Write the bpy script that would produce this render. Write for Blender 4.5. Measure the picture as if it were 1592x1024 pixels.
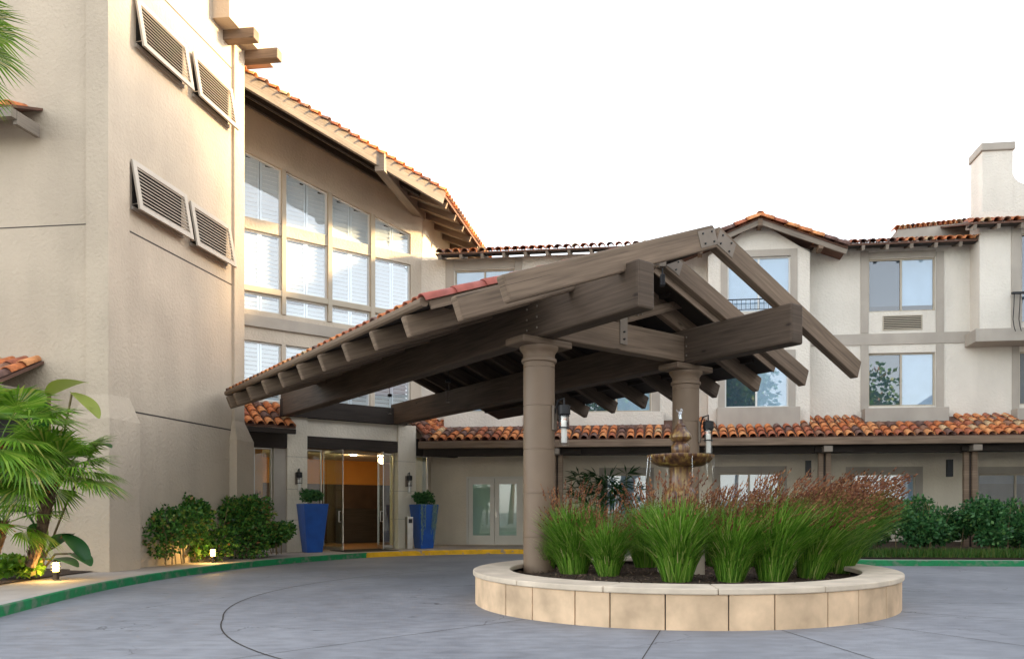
import bpy, math, random
from mathutils import Vector, Matrix
rnd = random.Random(7)
for o in list(bpy.data.objects): bpy.data.objects.remove(o)
scene = bpy.context.scene
# ---------------------------------------------------------------- camera, sky, sun, exposure
F_PX, CX, HZ, CAMH = 1170.0, 895.0, 794.0, 1.25
cd = bpy.data.cameras.new('camera'); cam = bpy.data.objects.new('camera', cd)
scene.collection.objects.link(cam); scene.camera = cam
cam.location = (0, 0, CAMH); cam.rotation_euler = (math.radians(90), 0, 0)
cd.sensor_width = 36; cd.lens = 36*F_PX/1592
cd.shift_x = -(CX-796)/1592; cd.shift_y = (HZ-512)/1592
cd.clip_end = 2000
SUN_EL, SUN_AZ = 13.0, 11.0      # azimuth measured from +X towards +Y
world = bpy.data.worlds.new('World'); scene.world = world; world.use_nodes = True
wn = world.node_tree.nodes; wl = world.node_tree.links
bg = wn['Background']; sky = wn.new('ShaderNodeTexSky'); sky.sky_type = 'NISHITA'
sky.sun_disc = False; sky.sun_elevation = math.radians(SUN_EL); sky.sun_rotation = math.radians(90-SUN_AZ)
sky.air_density = 1.0; sky.dust_density = 0.6; sky.ozone_density = 1.0
hs = wn.new('ShaderNodeHueSaturation'); hs.inputs['Saturation'].default_value = 0.26
wl.new(sky.outputs[0], hs.inputs['Color']); wl.new(hs.outputs[0], bg.inputs['Color'])
bg.inputs['Strength'].default_value = 0.15
sd = bpy.data.lights.new('sun', 'SUN'); sun = bpy.data.objects.new('sun', sd); scene.collection.objects.link(sun)
sd.energy = 3.6; sd.angle = math.radians(5); sd.color = (1.0, 0.70, 0.36)
_el, _az = math.radians(SUN_EL), math.radians(SUN_AZ)
_sv = Vector((math.cos(_az)*math.cos(_el), math.sin(_az)*math.cos(_el), math.sin(_el)))
sun.rotation_euler = _sv.to_track_quat('Z', 'Y').to_euler(); sun.location = (40, 10, 40)
scene.view_settings.view_transform = 'Standard'; scene.view_settings.look = 'None'
scene.view_settings.exposure = 2.46; scene.view_settings.gamma = 1.0
scene.render.resolution_x = 1592; scene.render.resolution_y = 1024

# ---------------------------------------------------------------- helpers
Z = Vector((0, 0, 1))
class Frame:
    def __init__(s, ax, nr): s.u = Vector((ax[0], ax[1], 0)).normalized(); s.n = Vector((nr[0], nr[1], 0)).normalized()
    def pt(s, u, c, z): return s.u*u + s.n*c + Z*z
    def F(s, px, py, c):
        r = Vector(((px-CX)/F_PX, 1, 0)); d = c/(s.n.dot(r)); p = r*d
        return s.u.dot(p), CAMH + (HZ-py)/F_PX*d
    def G(s, px, py, u):      # on plane  axis.p = u  -> (c, z)
        r = Vector(((px-CX)/F_PX, 1, 0)); d = u/(s.u.dot(r)); p = r*d
        return s.n.dot(p), CAMH + (HZ-py)/F_PX*d
UV = Frame((.9934, -.1146), (.1146, .9934))
BA = Frame((.7812, .6243), (-.6243, .7812))
def on_z(px, py, z):
    d = (z-CAMH)/((HZ-py)/F_PX); return Vector(((px-CX)/F_PX*d, d, z))
def at_d(px, py, d): return Vector(((px-CX)/F_PX*d, d, CAMH+(HZ-py)/F_PX*d))

ROOT = {}
def attach(o, parent):
    if parent is None: return
    o.parent = parent
    if parent.name in ROOT: o.matrix_parent_inverse = Matrix.Translation(-ROOT[parent.name])
def thing(name, label, cat, loc, group=None):
    o = bpy.data.objects.new(name, None); scene.collection.objects.link(o)
    o.location = loc; o.empty_display_size = .2; ROOT[o.name] = Vector(loc)
    o['label'] = label; o['category'] = cat
    if group: o['group'] = group
    return o
def tag(o, label=None, cat=None, group=None, kind=None):
    if label: o['label'] = label
    if cat: o['category'] = cat
    if group: o['group'] = group
    if kind: o['kind'] = kind
    return o
class MB:
    def __init__(s): s.v = []; s.f = []; s.uv = []
    def face(s, pts, uvs=None):
        i = len(s.v); s.v += [tuple(p) for p in pts]; s.f.append(tuple(range(i, i+len(pts))))
        s.uv.append(uvs or [(0, 0)]*len(pts)); return s
    def box8(s, b, t):        # bottom 4 ccw, top 4
        n = len(b)
        s.face(list(reversed(b))); s.face(t)
        for i in range(n):
            j = (i+1) % n; L = (Vector(b[j])-Vector(b[i])).length; H = (Vector(t[i])-Vector(b[i])).length
            s.face([b[i], b[j], t[j], t[i]], [(0, 0), (L, 0), (L, H), (0, H)])
        return s
    def fbox(s, fr, u0, u1, c0, c1, z0, z1):
        if u1 < u0: u0, u1 = u1, u0
        if c1 < c0: c0, c1 = c1, c0
        q = [(u0, c0), (u1, c0), (u1, c1), (u0, c1)]
        return s.box8([fr.pt(a, b, z0) for a, b in q], [fr.pt(a, b, z1) for a, b in q])
    def box(s, x0, x1, y0, y1, z0, z1):
        q = [(x0, y0), (x1, y0), (x1, y1), (x0, y1)]
        return s.box8([Vector((a, b, z0)) for a, b in q], [Vector((a, b, z1)) for a, b in q])
    def beam(s, p0, p1, w, h, up=Z, e=0.0):
        p0 = Vector(p0); p1 = Vector(p1); ax = (p1-p0); L = ax.length; ax.normalize()
        sd_ = ax.cross(up).normalized(); u = sd_.cross(ax).normalized()
        a = sd_*(w/2); b = u*(h/2); o = rnd.random()*9
        c0 = [p0-a-b, p0+a-b, p0+a+b, p0-a+b]; c1 = [p1-a-b, p1+a-b, p1+a+b, p1-a+b]
        s.face(c0, [(o, 0), (o+.02, 0), (o+.02, h), (o, h)]); s.face(list(reversed(c1)), [(o, 0), (o+.02, 0), (o+.02, h), (o, h)])
        acc = 0
        for i in range(4):
            j = (i+1) % 4; k = (c0[j]-c0[i]).length
            s.face([c0[j], c0[i], c1[i], c1[j]], [(o, acc+k), (o, acc), (o+L, acc), (o+L, acc+k)]); acc += k+.13
        return s
    def lathe(s, c, prof, n=24, flute=0.0, nf=0):
        c = Vector(c); rings = []
        for (r, z) in prof:
            ring = []
            for i in range(n):
                t = 2*math.pi*i/n; rr = r*(1+flute*math.cos(nf*t)) if flute else r
                ring.append(c+Vector((rr*math.cos(t), rr*math.sin(t), z)))
            rings.append(ring)
        for a, b in zip(rings, rings[1:]):
            for i in range(n):
                j = (i+1) % n; s.face([a[i], a[j], b[j], b[i]])
        s.face(list(reversed(rings[0]))); s.face(rings[-1]); return s
    def tube(s, path, r, n=8, r1=None):
        path = [Vector(p) for p in path]; m = len(path); rings = []
        for i, p in enumerate(path):
            t = (path[min(i+1, m-1)]-path[max(i-1, 0)]).normalized()
            a = t.cross(Vector((0.31, 0.2, 1)) if abs(t.z) < .95 else Vector((1, 0, 0))).normalized(); b = t.cross(a)
            rr = r if r1 is None else r+(r1-r)*i/(m-1)
            rings.append([p+(a*math.cos(2*math.pi*k/n)+b*math.sin(2*math.pi*k/n))*rr for k in range(n)])
        for A_, B_ in zip(rings, rings[1:]):
            for k in range(n):
                j = (k+1) % n; s.face([A_[k], A_[j], B_[j], B_[k]])
        s.face(list(reversed(rings[0]))); s.face(rings[-1]); return s
    def mesh(s, name, mat, smooth=False, merge=False):
        me = bpy.data.meshes.new(name); me.from_pydata(s.v, [], s.f)
        uvl = me.uv_layers.new(name='UVMap'); k = 0
        flat = [c for f in s.uv for p in f for c in p]; uvl.data.foreach_set('uv', flat)
        if merge:
            import bmesh
            bm = bmesh.new(); bm.from_mesh(me); bmesh.ops.remove_doubles(bm, verts=bm.verts, dist=1e-4)
            bmesh.ops.recalc_face_normals(bm, faces=bm.faces); bm.to_mesh(me); bm.free()
        if smooth: me.polygons.foreach_set('use_smooth', [True]*len(me.polygons))
        me.materials.append(mat); me.update(); return me
    def build(s, name, mat, parent=None, smooth=False, bevel=0, merge=None):
        me = s.mesh(name, mat, smooth, merge if merge is not None else (smooth or bevel > 0))
        o = bpy.data.objects.new(name, me); scene.collection.objects.link(o); attach(o, parent)
        if smooth:
            try: me.set_sharp_from_angle(angle=math.radians(40))
            except Exception: pass
        if bevel:
            m = o.modifiers.new('bevel', 'BEVEL'); m.width = bevel; m.segments = 2; m.limit_method = 'ANGLE'
        return o
def inst(name, me, parent, mat4):
    o = bpy.data.objects.new(name, me); scene.collection.objects.link(o)
    if parent is not None: attach(o, parent)
    o.matrix_local = mat4 if parent is None or parent.name not in ROOT else mat4
    return o
def basis(x, y, z, loc):
    m = Matrix.Identity(4)
    for i in range(3): m[i][0] = x[i]; m[i][1] = y[i]; m[i][2] = z[i]; m[i][3] = loc[i]
    return m
# ---------------------------------------------------------------- materials
def newmat(name):
    m = bpy.data.materials.new(name); m.use_nodes = True; nt = m.node_tree
    return m, nt, nt.nodes, nt.links, nt.nodes['Principled BSDF']
def tex(N, L, kind, scale, coord, detail=4, mapscale=None):
    t = N.new('ShaderNodeTexNoise' if kind == 'noise' else 'ShaderNodeTexVoronoi'); t.inputs['Scale'].default_value = scale
    if kind == 'noise': t.inputs['Detail'].default_value = detail
    if mapscale:
        mp = N.new('ShaderNodeMapping'); mp.inputs['Scale'].default_value = mapscale
        L.new(coord, mp.inputs['Vector']); L.new(mp.outputs[0], t.inputs['Vector'])
    else: L.new(coord, t.inputs['Vector'])
    return t
def ramp(N, L, fac, stops):
    r = N.new('ShaderNodeValToRGB'); e = r.color_ramp.elements
    while len(e) < len(stops): e.new(.5)
    for i, (p, c) in enumerate(stops): e[i].position = p; e[i].color = (*c, 1)
    L.new(fac, r.inputs[0]); return r
def sc(c, k): return tuple(min(1, x*k) for x in c)
def surf(name, col, rough=.8, var=.15, vscale=1.5, bump=.0, bscale=60, bdist=.01, spec=.3, metallic=0, stain=0):
    m, nt, N, L, P = newmat(name); g = N.new('ShaderNodeNewGeometry'); pos = g.outputs['Position']
    n1 = tex(N, L, 'noise', vscale, pos, 6)
    r = ramp(N, L, n1.outputs['Fac'], [(.3, sc(col, 1-var)), (.7, sc(col, 1+var*.6))]); out = r.outputs[0]
    if stain:
        n3 = tex(N, L, 'noise', 1.3, pos, 5, (1, 1, .22)); r3 = ramp(N, L, n3.outputs['Fac'], [(.38, (1-stain,)*3), (.6, (1, 1, 1))])
        mx = N.new('ShaderNodeMixRGB'); mx.blend_type = 'MULTIPLY'; mx.inputs[0].default_value = 1
        L.new(out, mx.inputs[1]); L.new(r3.outputs[0], mx.inputs[2]); out = mx.outputs[0]
    L.new(out, P.inputs['Base Color']); P.inputs['Roughness'].default_value = rough
    P.inputs['Specular IOR Level'].default_value = spec; P.inputs['Metallic'].default_value = metallic
    if bump:
        n2 = tex(N, L, 'noise', bscale, pos, 3); b = N.new('ShaderNodeBump'); b.inputs['Strength'].default_value = bump; b.inputs['Distance'].default_value = bdist
        L.new(n2.outputs['Fac'], b.inputs['Height']); L.new(b.outputs[0], P.inputs['Normal'])
    return m
def wood(name, col, var=.35, rough=.75, spec=.25):
    m, nt, N, L, P = newmat(name); tc = N.new('ShaderNodeTexCoord'); uv = tc.outputs['UV']
    n1 = tex(N, L, 'noise', 1.0, uv, 8, (1.2, 28, 1)); n2 = tex(N, L, 'noise', 1.0, uv, 4, (.7, 3.5, 1))
    mx = N.new('ShaderNodeMixRGB'); mx.inputs[0].default_value = .45; L.new(n1.outputs['Fac'], mx.inputs[1]); L.new(n2.outputs['Fac'], mx.inputs[2])
    r = ramp(N, L, mx.outputs[0], [(.33, sc(col, 1-var)), (.5, col), (.68, sc(col, 1+var))])
    vk = tex(N, L, 'voronoi', 1.0, uv, 0, (1.1, 3.0, 1)); rk = ramp(N, L, vk.outputs['Distance'], [(.03, (.35,)*3), (.10, (1, 1, 1))]); nk = tex(N, L, 'noise', 1.0, uv, 6, (.5, 60, 1)); rk2 = ramp(N, L, nk.outputs['Fac'], [(.30, (.4,)*3), (.36, (1, 1, 1))])
    k1 = N.new('ShaderNodeMixRGB'); k1.blend_type = 'MULTIPLY'; k1.inputs[0].default_value = 1; L.new(r.outputs[0], k1.inputs[1]); L.new(rk.outputs[0], k1.inputs[2])
    k2 = N.new('ShaderNodeMixRGB'); k2.blend_type = 'MULTIPLY'; k2.inputs[0].default_value = 1; L.new(k1.outputs[0], k2.inputs[1]); L.new(rk2.outputs[0], k2.inputs[2]); L.new(k2.outputs[0], P.inputs['Base Color'])
    P.inputs['Roughness'].default_value = rough; P.inputs['Specular IOR Level'].default_value = spec
    b = N.new('ShaderNodeBump'); b.inputs['Strength'].default_value = .5; b.inputs['Distance'].default_value = .006
    L.new(n1.outputs['Fac'], b.inputs['Height']); L.new(b.outputs[0], P.inputs['Normal']); return m
def glass(name, tint, refl=.3, rough=.01):
    m, nt, N, L, P = newmat(name); N.remove(P); out = N['Material Output']
    t = N.new('ShaderNodeBsdfTransparent'); t.inputs[0].default_value = (*tint, 1)
    g = N.new('ShaderNodeBsdfGlossy'); g.inputs['Roughness'].default_value = rough; g.inputs['Color'].default_value = (.95, .97, 1, 1)
    fr = N.new('ShaderNodeFresnel'); fr.inputs['IOR'].default_value = 1.5
    ma = N.new('ShaderNodeMath'); ma.operation = 'ADD'; ma.inputs[1].default_value = refl; L.new(fr.outputs[0], ma.inputs[0])
    ge = N.new('ShaderNodeNewGeometry'); inv = N.new('ShaderNodeMath'); inv.operation = 'SUBTRACT'; inv.inputs[0].default_value = 1; L.new(ge.outputs['Backfacing'], inv.inputs[1])
    mu = N.new('ShaderNodeMath'); mu.operation = 'MULTIPLY'; L.new(ma.outputs[0], mu.inputs[0]); L.new(inv.outputs[0], mu.inputs[1])    # no internal mirror on the far face of a pane
    mx = N.new('ShaderNodeMixShader'); L.new(mu.outputs[0], mx.inputs[0]); L.new(t.outputs[0], mx.inputs[1]); L.new(g.outputs[0], mx.inputs[2])
    L.new(mx.outputs[0], out.inputs['Surface']); return m
def leafmat(name, stops, rough=.5, trans=.3):
    m, nt, N, L, P = newmat(name); g = N.new('ShaderNodeNewGeometry')
    r = ramp(N, L, g.outputs['Random Per Island'], stops); L.new(r.outputs[0], P.inputs['Base Color'])
    P.inputs['Roughness'].default_value = rough; P.inputs['Specular IOR Level'].default_value = .3
    t = N.new('ShaderNodeBsdfTranslucent'); L.new(r.outputs[0], t.inputs['Color'])
    mx = N.new('ShaderNodeMixShader'); mx.inputs[0].default_value = trans; L.new(P.outputs[0], mx.inputs[1]); L.new(t.outputs[0], mx.inputs[2])
    L.new(mx.outputs[0], N['Material Output'].inputs['Surface']); return m
def emit(name, col, s):
    m, nt, N, L, P = newmat(name); P.inputs['Emission Color'].default_value = (*col, 1); P.inputs['Emission Strength'].default_value = s
    P.inputs['Base Color'].default_value = (*col, 1); return m
def tilemat():
    m, nt, N, L, P = newmat('terracotta'); oi = N.new('ShaderNodeObjectInfo'); g = N.new('ShaderNodeNewGeometry')
    ad = N.new('ShaderNodeMath'); ad.operation = 'ADD'; L.new(oi.outputs['Random'], ad.inputs[0]); L.new(g.outputs['Random Per Island'], ad.inputs[1])
    fr = N.new('ShaderNodeMath'); fr.operation = 'FRACT'; L.new(ad.outputs[0], fr.inputs[0])
    r = ramp(N, L, fr.outputs[0], [(0, (.58, .18, .055)), (.22, (.66, .24, .08)), (.42, (.42, .13, .06)), (.6, (.70, .30, .11)), (.74, (.17, .09, .07)), (.85, (.30, .15, .09)), (.93, (.58, .40, .22))])
    r.color_ramp.interpolation = 'CONSTANT'
    n = tex(N, L, 'noise', 9, g.outputs['Position'], 6); r2 = ramp(N, L, n.outputs['Fac'], [(.32, (.55, .5, .48)), (.6, (1, 1, 1))])
    mx = N.new('ShaderNodeMixRGB'); mx.blend_type = 'MULTIPLY'; mx.inputs[0].default_value = 1
    L.new(r.outputs[0], mx.inputs[1]); L.new(r2.outputs[0], mx.inputs[2]); L.new(mx.outputs[0], P.inputs['Base Color'])
    P.inputs['Roughness'].default_value = .75; return m
M = {}
M['stucco_tower'] = surf('stucco_tower', (.49, .405, .31), .9, .08, .8, .6, 16, .03, stain=.08)
M['stucco_lobby'] = surf('stucco_lobby', (.55, .48, .39), .9, .08, 1, .7, 17, .025, stain=.1)
M['stucco_white'] = surf('stucco_white', (.68, .635, .56), .9, .08, .9, .8, 16, .03, stain=.08)
M['stucco_cream'] = surf('stucco_cream', (.72, .65, .53), .9, .06, 1, .7, 16, .025, stain=.08)
M['trim'] = surf('trim_taupe', (.40, .36, .31), .85, .08, 2, .3, 50, .01, stain=.1)
M['wood'] = wood('beam_wood', (.175, .124, .086), .45); M['wood_shaded'] = wood('beam_wood_shade', (.085, .060, .043), .45); M['wood_dark'] = wood('beam_wood_dark', (.035, .027, .022))  # beam_wood_shade: same timber with the canopy's shade put into its colour
M['wood_grey'] = wood('fascia_wood', (.22, .185, .15)); M['steel'] = surf('painted_steel', (.20, .16, .125), .6, .1, 4)
M['tile'] = tilemat(); M['deck'] = surf('roof_underlay', (.13, .07, .05), .9, .2, 5)
M['red_tile'] = surf('red_ridge_tile', (.36, .10, .075), .6, .25, 6)
M['column'] = surf('column_paint', (.215, .148, .098), .5, .08, 2.2, .08, 20, .005, spec=.4, stain=.15)
M['groove'] = surf('joint_dark', (.06, .05, .045), .9, .1)  # dark colour of the joints and mortar
M['concrete'] = surf('sidewalk_concrete', (.40, .345, .30), .85, .14, 1.7, .2, 60, .004, stain=.0)
M['kerb'] = surf('kerb_concrete', (.38, .35, .32), .85, .15, 3)
M['green'] = surf('green_paint', (.012, .20, .07), .55, .3, 5, .15, 40, .004); M['yellow'] = surf('yellow_paint', (.75, .42, .015), .55, .2, 6)
M['soil'] = surf('mulch', (.075, .048, .033), .95, .5, 25, 1.0, 45, .04)
M['stone'] = surf('planter_stone', (.70, .50, .325), .8, .26, 3.2, .5, 12, .012, stain=.2)
M['cap'] = surf('planter_cap', (.60, .50, .39), .75, .2, 3, .25, 18, .006)
M['black'] = surf('black_iron', (.015, .015, .017), .45, .1, 4); M['steel_b'] = surf('brushed_steel', (.5, .47, .43), .3, .1, 8, metallic=.9)
M['white'] = surf('white_paint', (.68, .66, .60), .5, .04, 2); M['shutter'] = surf('shutter_white', (.80, .81, .80), .5, .03, 2)
M['frame'] = surf('window_frame', (.42, .37, .29), .5, .05, 3); M['frame_w'] = surf('window_frame_white', (.66, .66, .63), .45, .04, 3)
M['tower_shutter'] = surf('tower_shutter', (.46, .40, .33), .7, .06, 3); M['dark'] = surf('dark_interior', (.02, .018, .016), .9, .1)
M['glass'] = glass('window_glass', (.78, .85, .9), .10); M['glass_clear'] = glass('clear_glass', (.80, .88, .84), .05)
M['lantern'] = glass('lantern_glass', (.97, .97, .97), .10, .15)
M['blind'] = surf('blind_white', (.74, .77, .80), .8, .05, 3); M['blind_d'] = surf('insect_screen', (.10, .115, .13), .8, .15, 1.2)
M['blue'] = surf('blue_glaze', (.008, .075, .34), .3, .2, 4, spec=.5)
M['bark'] = surf('bark', (.15, .095, .06), .95, .4, 14, .8, 30, .03); M['stem'] = surf('stem', (.2, .15, .08), .9, .3, 10)
M['orange'] = surf('ochre_wall', (.62, .26, .05), .8, .05); M['brownwall'] = surf('brown_panelling', (.07, .04, .025), .6, .2, 2); M['floor_in'] = surf('lobby_floor', (.28, .15, .07), .35, .2, 3)
M['fount'] = None
def fountmat():
    m, nt, N, L, P = newmat('fountain_stone'); g = N.new('ShaderNodeNewGeometry')
    n = tex(N, L, 'noise', 7, g.outputs['Position'], 6, (2.2, 2.2, .5)); r = ramp(N, L, n.outputs['Fac'], [(.3, (.03, .014, .010)), (.47, (.11, .05, .028)), (.58, (.22, .125, .04)), (.72, (.38, .28, .09))])
    L.new(r.outputs[0], P.inputs['Base Color']); P.inputs['Roughness'].default_value = .35; return m
M['fount'] = fountmat(); M['water'] = glass('water', (.95, .97, 1), .25, .05)
M['grass'] = leafmat('grass_blade', [(0, (.05, .14, .012)), (.45, (.12, .28, .025)), (.8, (.22, .40, .05)), (.93, (.32, .44, .09)), (1, (.5, .45, .2))], .45, .35)
M['seed'] = leafmat('seed_head', [(0, (.10, .035, .02)), (.5, (.20, .075, .038)), (1, (.32, .16, .07))], .8, .25)
M['leaf'] = leafmat('shrub_leaf', [(0, (.02, .075, .018)), (.45, (.055, .16, .025)), (.8, (.11, .25, .04)), (.95, (.22, .27, .05)), (1, (.3, .12, .05))], .4, .25)
M['leaf_b'] = leafmat('hedge_leaf', [(0, (.018, .07, .022)), (.5, (.04, .135, .04)), (.85, (.08, .2, .06)), (1, (.15, .27, .07))], .4, .25)
M['palm'] = leafmat('palm_leaf', [(0, (.07, .17, .015)), (.6, (.17, .34, .03)), (.92, (.30, .44, .06)), (1, (.40, .32, .10))], .35, .35)
M['dpalm'] = leafmat('dark_palm_leaf', [(0, (.008, .035, .012)), (.7, (.02, .075, .02)), (1, (.05, .12, .03))], .35, .2)
M['banana'] = leafmat('broad_leaf', [(0, (.012, .07, .02)), (.7, (.03, .12, .03)), (1, (.05, .16, .035))], .3, .25)
M['banana_y'] = leafmat('yellowing_leaf', [(0, (.12, .22, .03)), (.6, (.26, .30, .05)), (1, (.36, .26, .08))], .4, .3)
M['ground_cover'] = leafmat('ground_cover', [(0, (.02, .07, .01)), (.6, (.05, .13, .015)), (1, (.13, .16, .04))], .5, .3)
M['autumn'] = leafmat('autumn_leaf', [(0, (.35, .08, .02)), (.6, (.45, .20, .03)), (1, (.25, .05, .02))], .6, .2)
M['succ'] = leafmat('trailing_leaf', [(0, (.15, .25, .14)), (1, (.32, .42, .26))], .5, .2)
def drivemat():
    m, nt, N, L, P = newmat('driveway_concrete'); g = N.new('ShaderNodeNewGeometry'); pos = g.outputs['Position']
    n1 = tex(N, L, 'noise', .5, pos, 8); n2 = tex(N, L, 'noise', 3.2, pos, 10, (1, 2.6, 1)); n3 = tex(N, L, 'noise', 60, pos, 3)
    r1 = ramp(N, L, n1.outputs['Fac'], [(.3, (.195, .202, .225)), (.7, (.285, .292, .315))]); r2 = ramp(N, L, n2.outputs['Fac'], [(.32, (.5, .5, .52)), (.62, (1.05, 1.05, 1.05))])
    mx = N.new('ShaderNodeMixRGB'); mx.blend_type = 'MULTIPLY'; mx.inputs[0].default_value = .55; L.new(r1.outputs[0], mx.inputs[1]); L.new(r2.outputs[0], mx.inputs[2])
    v = N.new('ShaderNodeTexVoronoi'); v.feature = 'DISTANCE_TO_EDGE'; v.inputs['Scale'].default_value = .45
    wv = tex(N, L, 'noise', 2.5, pos, 6); va = N.new('ShaderNodeVectorMath'); va.operation = 'MULTIPLY_ADD'; va.inputs[1].default_value = (.6, .6, .6)
    L.new(wv.outputs['Color'], va.inputs[0]); L.new(pos, va.inputs[2]); L.new(va.outputs[0], v.inputs['Vector'])
    rc = ramp(N, L, v.outputs['Distance'], [(.0, (.45, .45, .45)), (.006, (1, 1, 1))]); nm = tex(N, L, 'noise', .8, pos, 2); rm = ramp(N, L, nm.outputs['Fac'], [(.5, (0, 0, 0)), (.6, (1, 1, 1))])
    mc = N.new('ShaderNodeMixRGB'); mc.blend_type = 'MULTIPLY'; L.new(rm.outputs[0], mc.inputs[0]); L.new(mx.outputs[0], mc.inputs[1]); L.new(rc.outputs[0], mc.inputs[2])
    vs = N.new('ShaderNodeTexVoronoi'); vs.inputs['Scale'].default_value = 1.1; L.new(va.outputs[0], vs.inputs['Vector']); rs_ = ramp(N, L, vs.outputs['Distance'], [(.02, (.45,)*3), (.09, (1, 1, 1))])
    m2 = N.new('ShaderNodeMixRGB'); m2.blend_type = 'MULTIPLY'; m2.inputs[0].default_value = .8; L.new(mc.outputs[0], m2.inputs[1]); L.new(rs_.outputs[0], m2.inputs[2])
    L.new(m2.outputs[0], P.inputs['Base Color']); rr = ramp(N, L, n2.outputs['Fac'], [(.3, (.6,)*3), (.7, (.85,)*3)]); L.new(rr.outputs[0], P.inputs['Roughness'])
    b = N.new('ShaderNodeBump'); b.inputs['Strength'].default_value = .35; b.inputs['Distance'].default_value = .006
    ad = N.new('ShaderNodeMath'); ad.operation = 'ADD'; L.new(n2.outputs['Fac'], ad.inputs[0]); L.new(n3.outputs['Fac'], ad.inputs[1]); L.new(ad.outputs[0], b.inputs['Height']); L.new(b.outputs[0], P.inputs['Normal'])
    return m
M['drive'] = drivemat()
def worn(mat, under, lo=.34, hi=.42):
    N = mat.node_tree.nodes; L = mat.node_tree.links; P = N['Principled BSDF']; src = P.inputs['Base Color'].links[0].from_socket; g_ = N.new('ShaderNodeNewGeometry')
    n = tex(N, L, 'noise', 5, g_.outputs['Position'], 10); r_ = ramp(N, L, n.outputs['Fac'], [(lo, (0, 0, 0)), (hi, (1, 1, 1))]); mx = N.new('ShaderNodeMixRGB')
    L.new(r_.outputs[0], mx.inputs[0]); mx.inputs[1].default_value = (*under, 1); L.new(src, mx.inputs[2]); L.new(mx.outputs[0], P.inputs['Base Color'])
worn(M['green'], (.12, .2, .13), .36, .5); worn(M['yellow'], (.3, .25, .2))

# ---------------------------------------------------------------- ground, kerb, pavement
def catmull(pts, n=14):
    out = []; P_ = [pts[0]]+list(pts)+[pts[-1]]
    for i in range(1, len(P_)-2):
        for k in range(n):
            t = k/n; a, b, c, d = (Vector(p) for p in P_[i-1:i+3])
            out.append(.5*((2*b)+(c-a)*t+(2*a-5*b+4*c-d)*t*t+(3*b-a-3*c+d)*t**3))
    out.append(Vector(pts[-1])); return out
kp = [(-1.5, -6), (-4.4, 1.5), (-5.9, 5.5), (-6.75, 8.7), (-7.45, 12.0), (-7.5, 14.9), (-6.95, 17.6), (-5.6, 20.2), (-3.6, 21.6), (-1.5, 22.0), (1.5, 21.2), (4.2, 18.9), (6.4, 17.35), (8.5, 17.1), (11, 16.9), (15, 16.3), (22, 15.2)]
K = catmull([(x, y, 0) for x, y in kp])
g = MB(); g.face([Vector((x, y, 0)) for x, y in ((-400, -400), (400, -400), (400, 400), (-400, 400))]); drv = tag(g.build('driveway', M['drive']), kind='structure')
PCN, PR = Vector((1.5, 10.77, 0)), 2.93
def ribbon(pts, w, z):
    m = MB()
    for a, b in zip(pts, pts[1:]):
        s_ = (b-a).cross(Z).normalized()*(w/2); m.face([a-s_+Z*z, a+s_+Z*z, b+s_+Z*z, b-s_+Z*z])
    return m
arc = [PCN+Vector((math.cos(t), math.sin(t), 0))*(5.95+(max(0, 200-math.degrees(t)))*.012) for t in [math.radians(130+k*2.2) for k in range(62)]]
ribbon(arc, .016, .004).build('joint', M['groove'], drv)
for ang in (258, 283, 305, 330, 352, 225): 
    t = math.radians(ang); d_ = Vector((math.cos(t), math.sin(t), 0)); ribbon([PCN+d_*(PR+.02), PCN+d_*(7+2*(ang % 3))], .010, .004).build('joint', M['groove'], drv)
side = []
for i, p in enumerate(K):
    t = (K[min(i+1, len(K)-1)]-K[max(i-1, 0)]).normalized(); side.append(Vector((-t.y, t.x, 0)) if True else None)
def kerb_run(i0, i1, mat_face, name):
    m = MB(); f = MB()
    for i in range(i0, i1):
        a, b, na, nb = K[i], K[i+1], side[i], side[i+1]
        f.face([a, b, b+Z*.118, a+Z*.118]); f.face([a+Z*.118, b+Z*.118, b+nb*.025+Z*.136, a+na*.025+Z*.136])
        m.face([a+na*.025+Z*.136, b+nb*.025+Z*.136, b+nb*.16+Z*.136, a+na*.16+Z*.136])
    k = tag(m.build('kerb', M['kerb']), kind='structure'); f.build('kerb_face', mat_face, k); return k
def kidx(px):   # first kerb index right of a pixel column on the far side
    for i, p in enumerate(K):
        if p.y > 2 and p.x/p.y*F_PX+CX > px and i > 30: return i
iy0, iy1, ig = kidx(570), kidx(905), kidx(1180)
kerb_run(0, iy0, M['green'], 'kerb'); kerb_run(iy0, iy1, M['yellow'], 'kerb'); kerb_run(iy1, ig, M['kerb'], 'kerb'); kerb_run(ig, len(K)-1, M['green'], 'kerb')
m = MB()     # tactile ribs on the yellow strip
for i in range(iy0, iy1):
    for t in (0, .33, .66):
        a = K[i].lerp(K[i+1], t); n = side[i]; tn = (K[i+1]-K[i]).normalized()*.02
        m.box8([a-n*.006-tn, a-n*.006+tn, a+tn, a-tn], [q+Z*.11 for q in (a-n*.006-tn, a-n*.006+tn, a+tn, a-tn)])
tag(m.build('tactile_ribs', M['yellow']), kind='structure')
sw = MB(); far = [Vector((K[-1].x, 60, .13)), Vector((-40, 60, .13)), Vector((-40, -6, .13))]
poly = [k+s_*.155+Z*.13 for k, s_ in zip(K, side)]
for i in range(len(poly)-1):      # strip outward so the sheet stays simple
    a, b = poly[i], poly[i+1]; oa = a+side[i]*(9 if i < 70 else 16); ob = b+side[i+1]*(9 if i+1 < 70 else 16)
    sw.face([a, b, b+side[i+1]*1.25, a+side[i]*1.25])
tag(sw.build('sidewalk', M['concrete']), kind='structure')
fp = MB(); fp.face([Vector((-40, -8, .115)), Vector((-9.2, -8, .115)), Vector((-9.2, 17, .115)), Vector((-40, 17, .115))])
inner = [p+s_*1.2 for p, s_ in zip(poly, side)]
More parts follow.
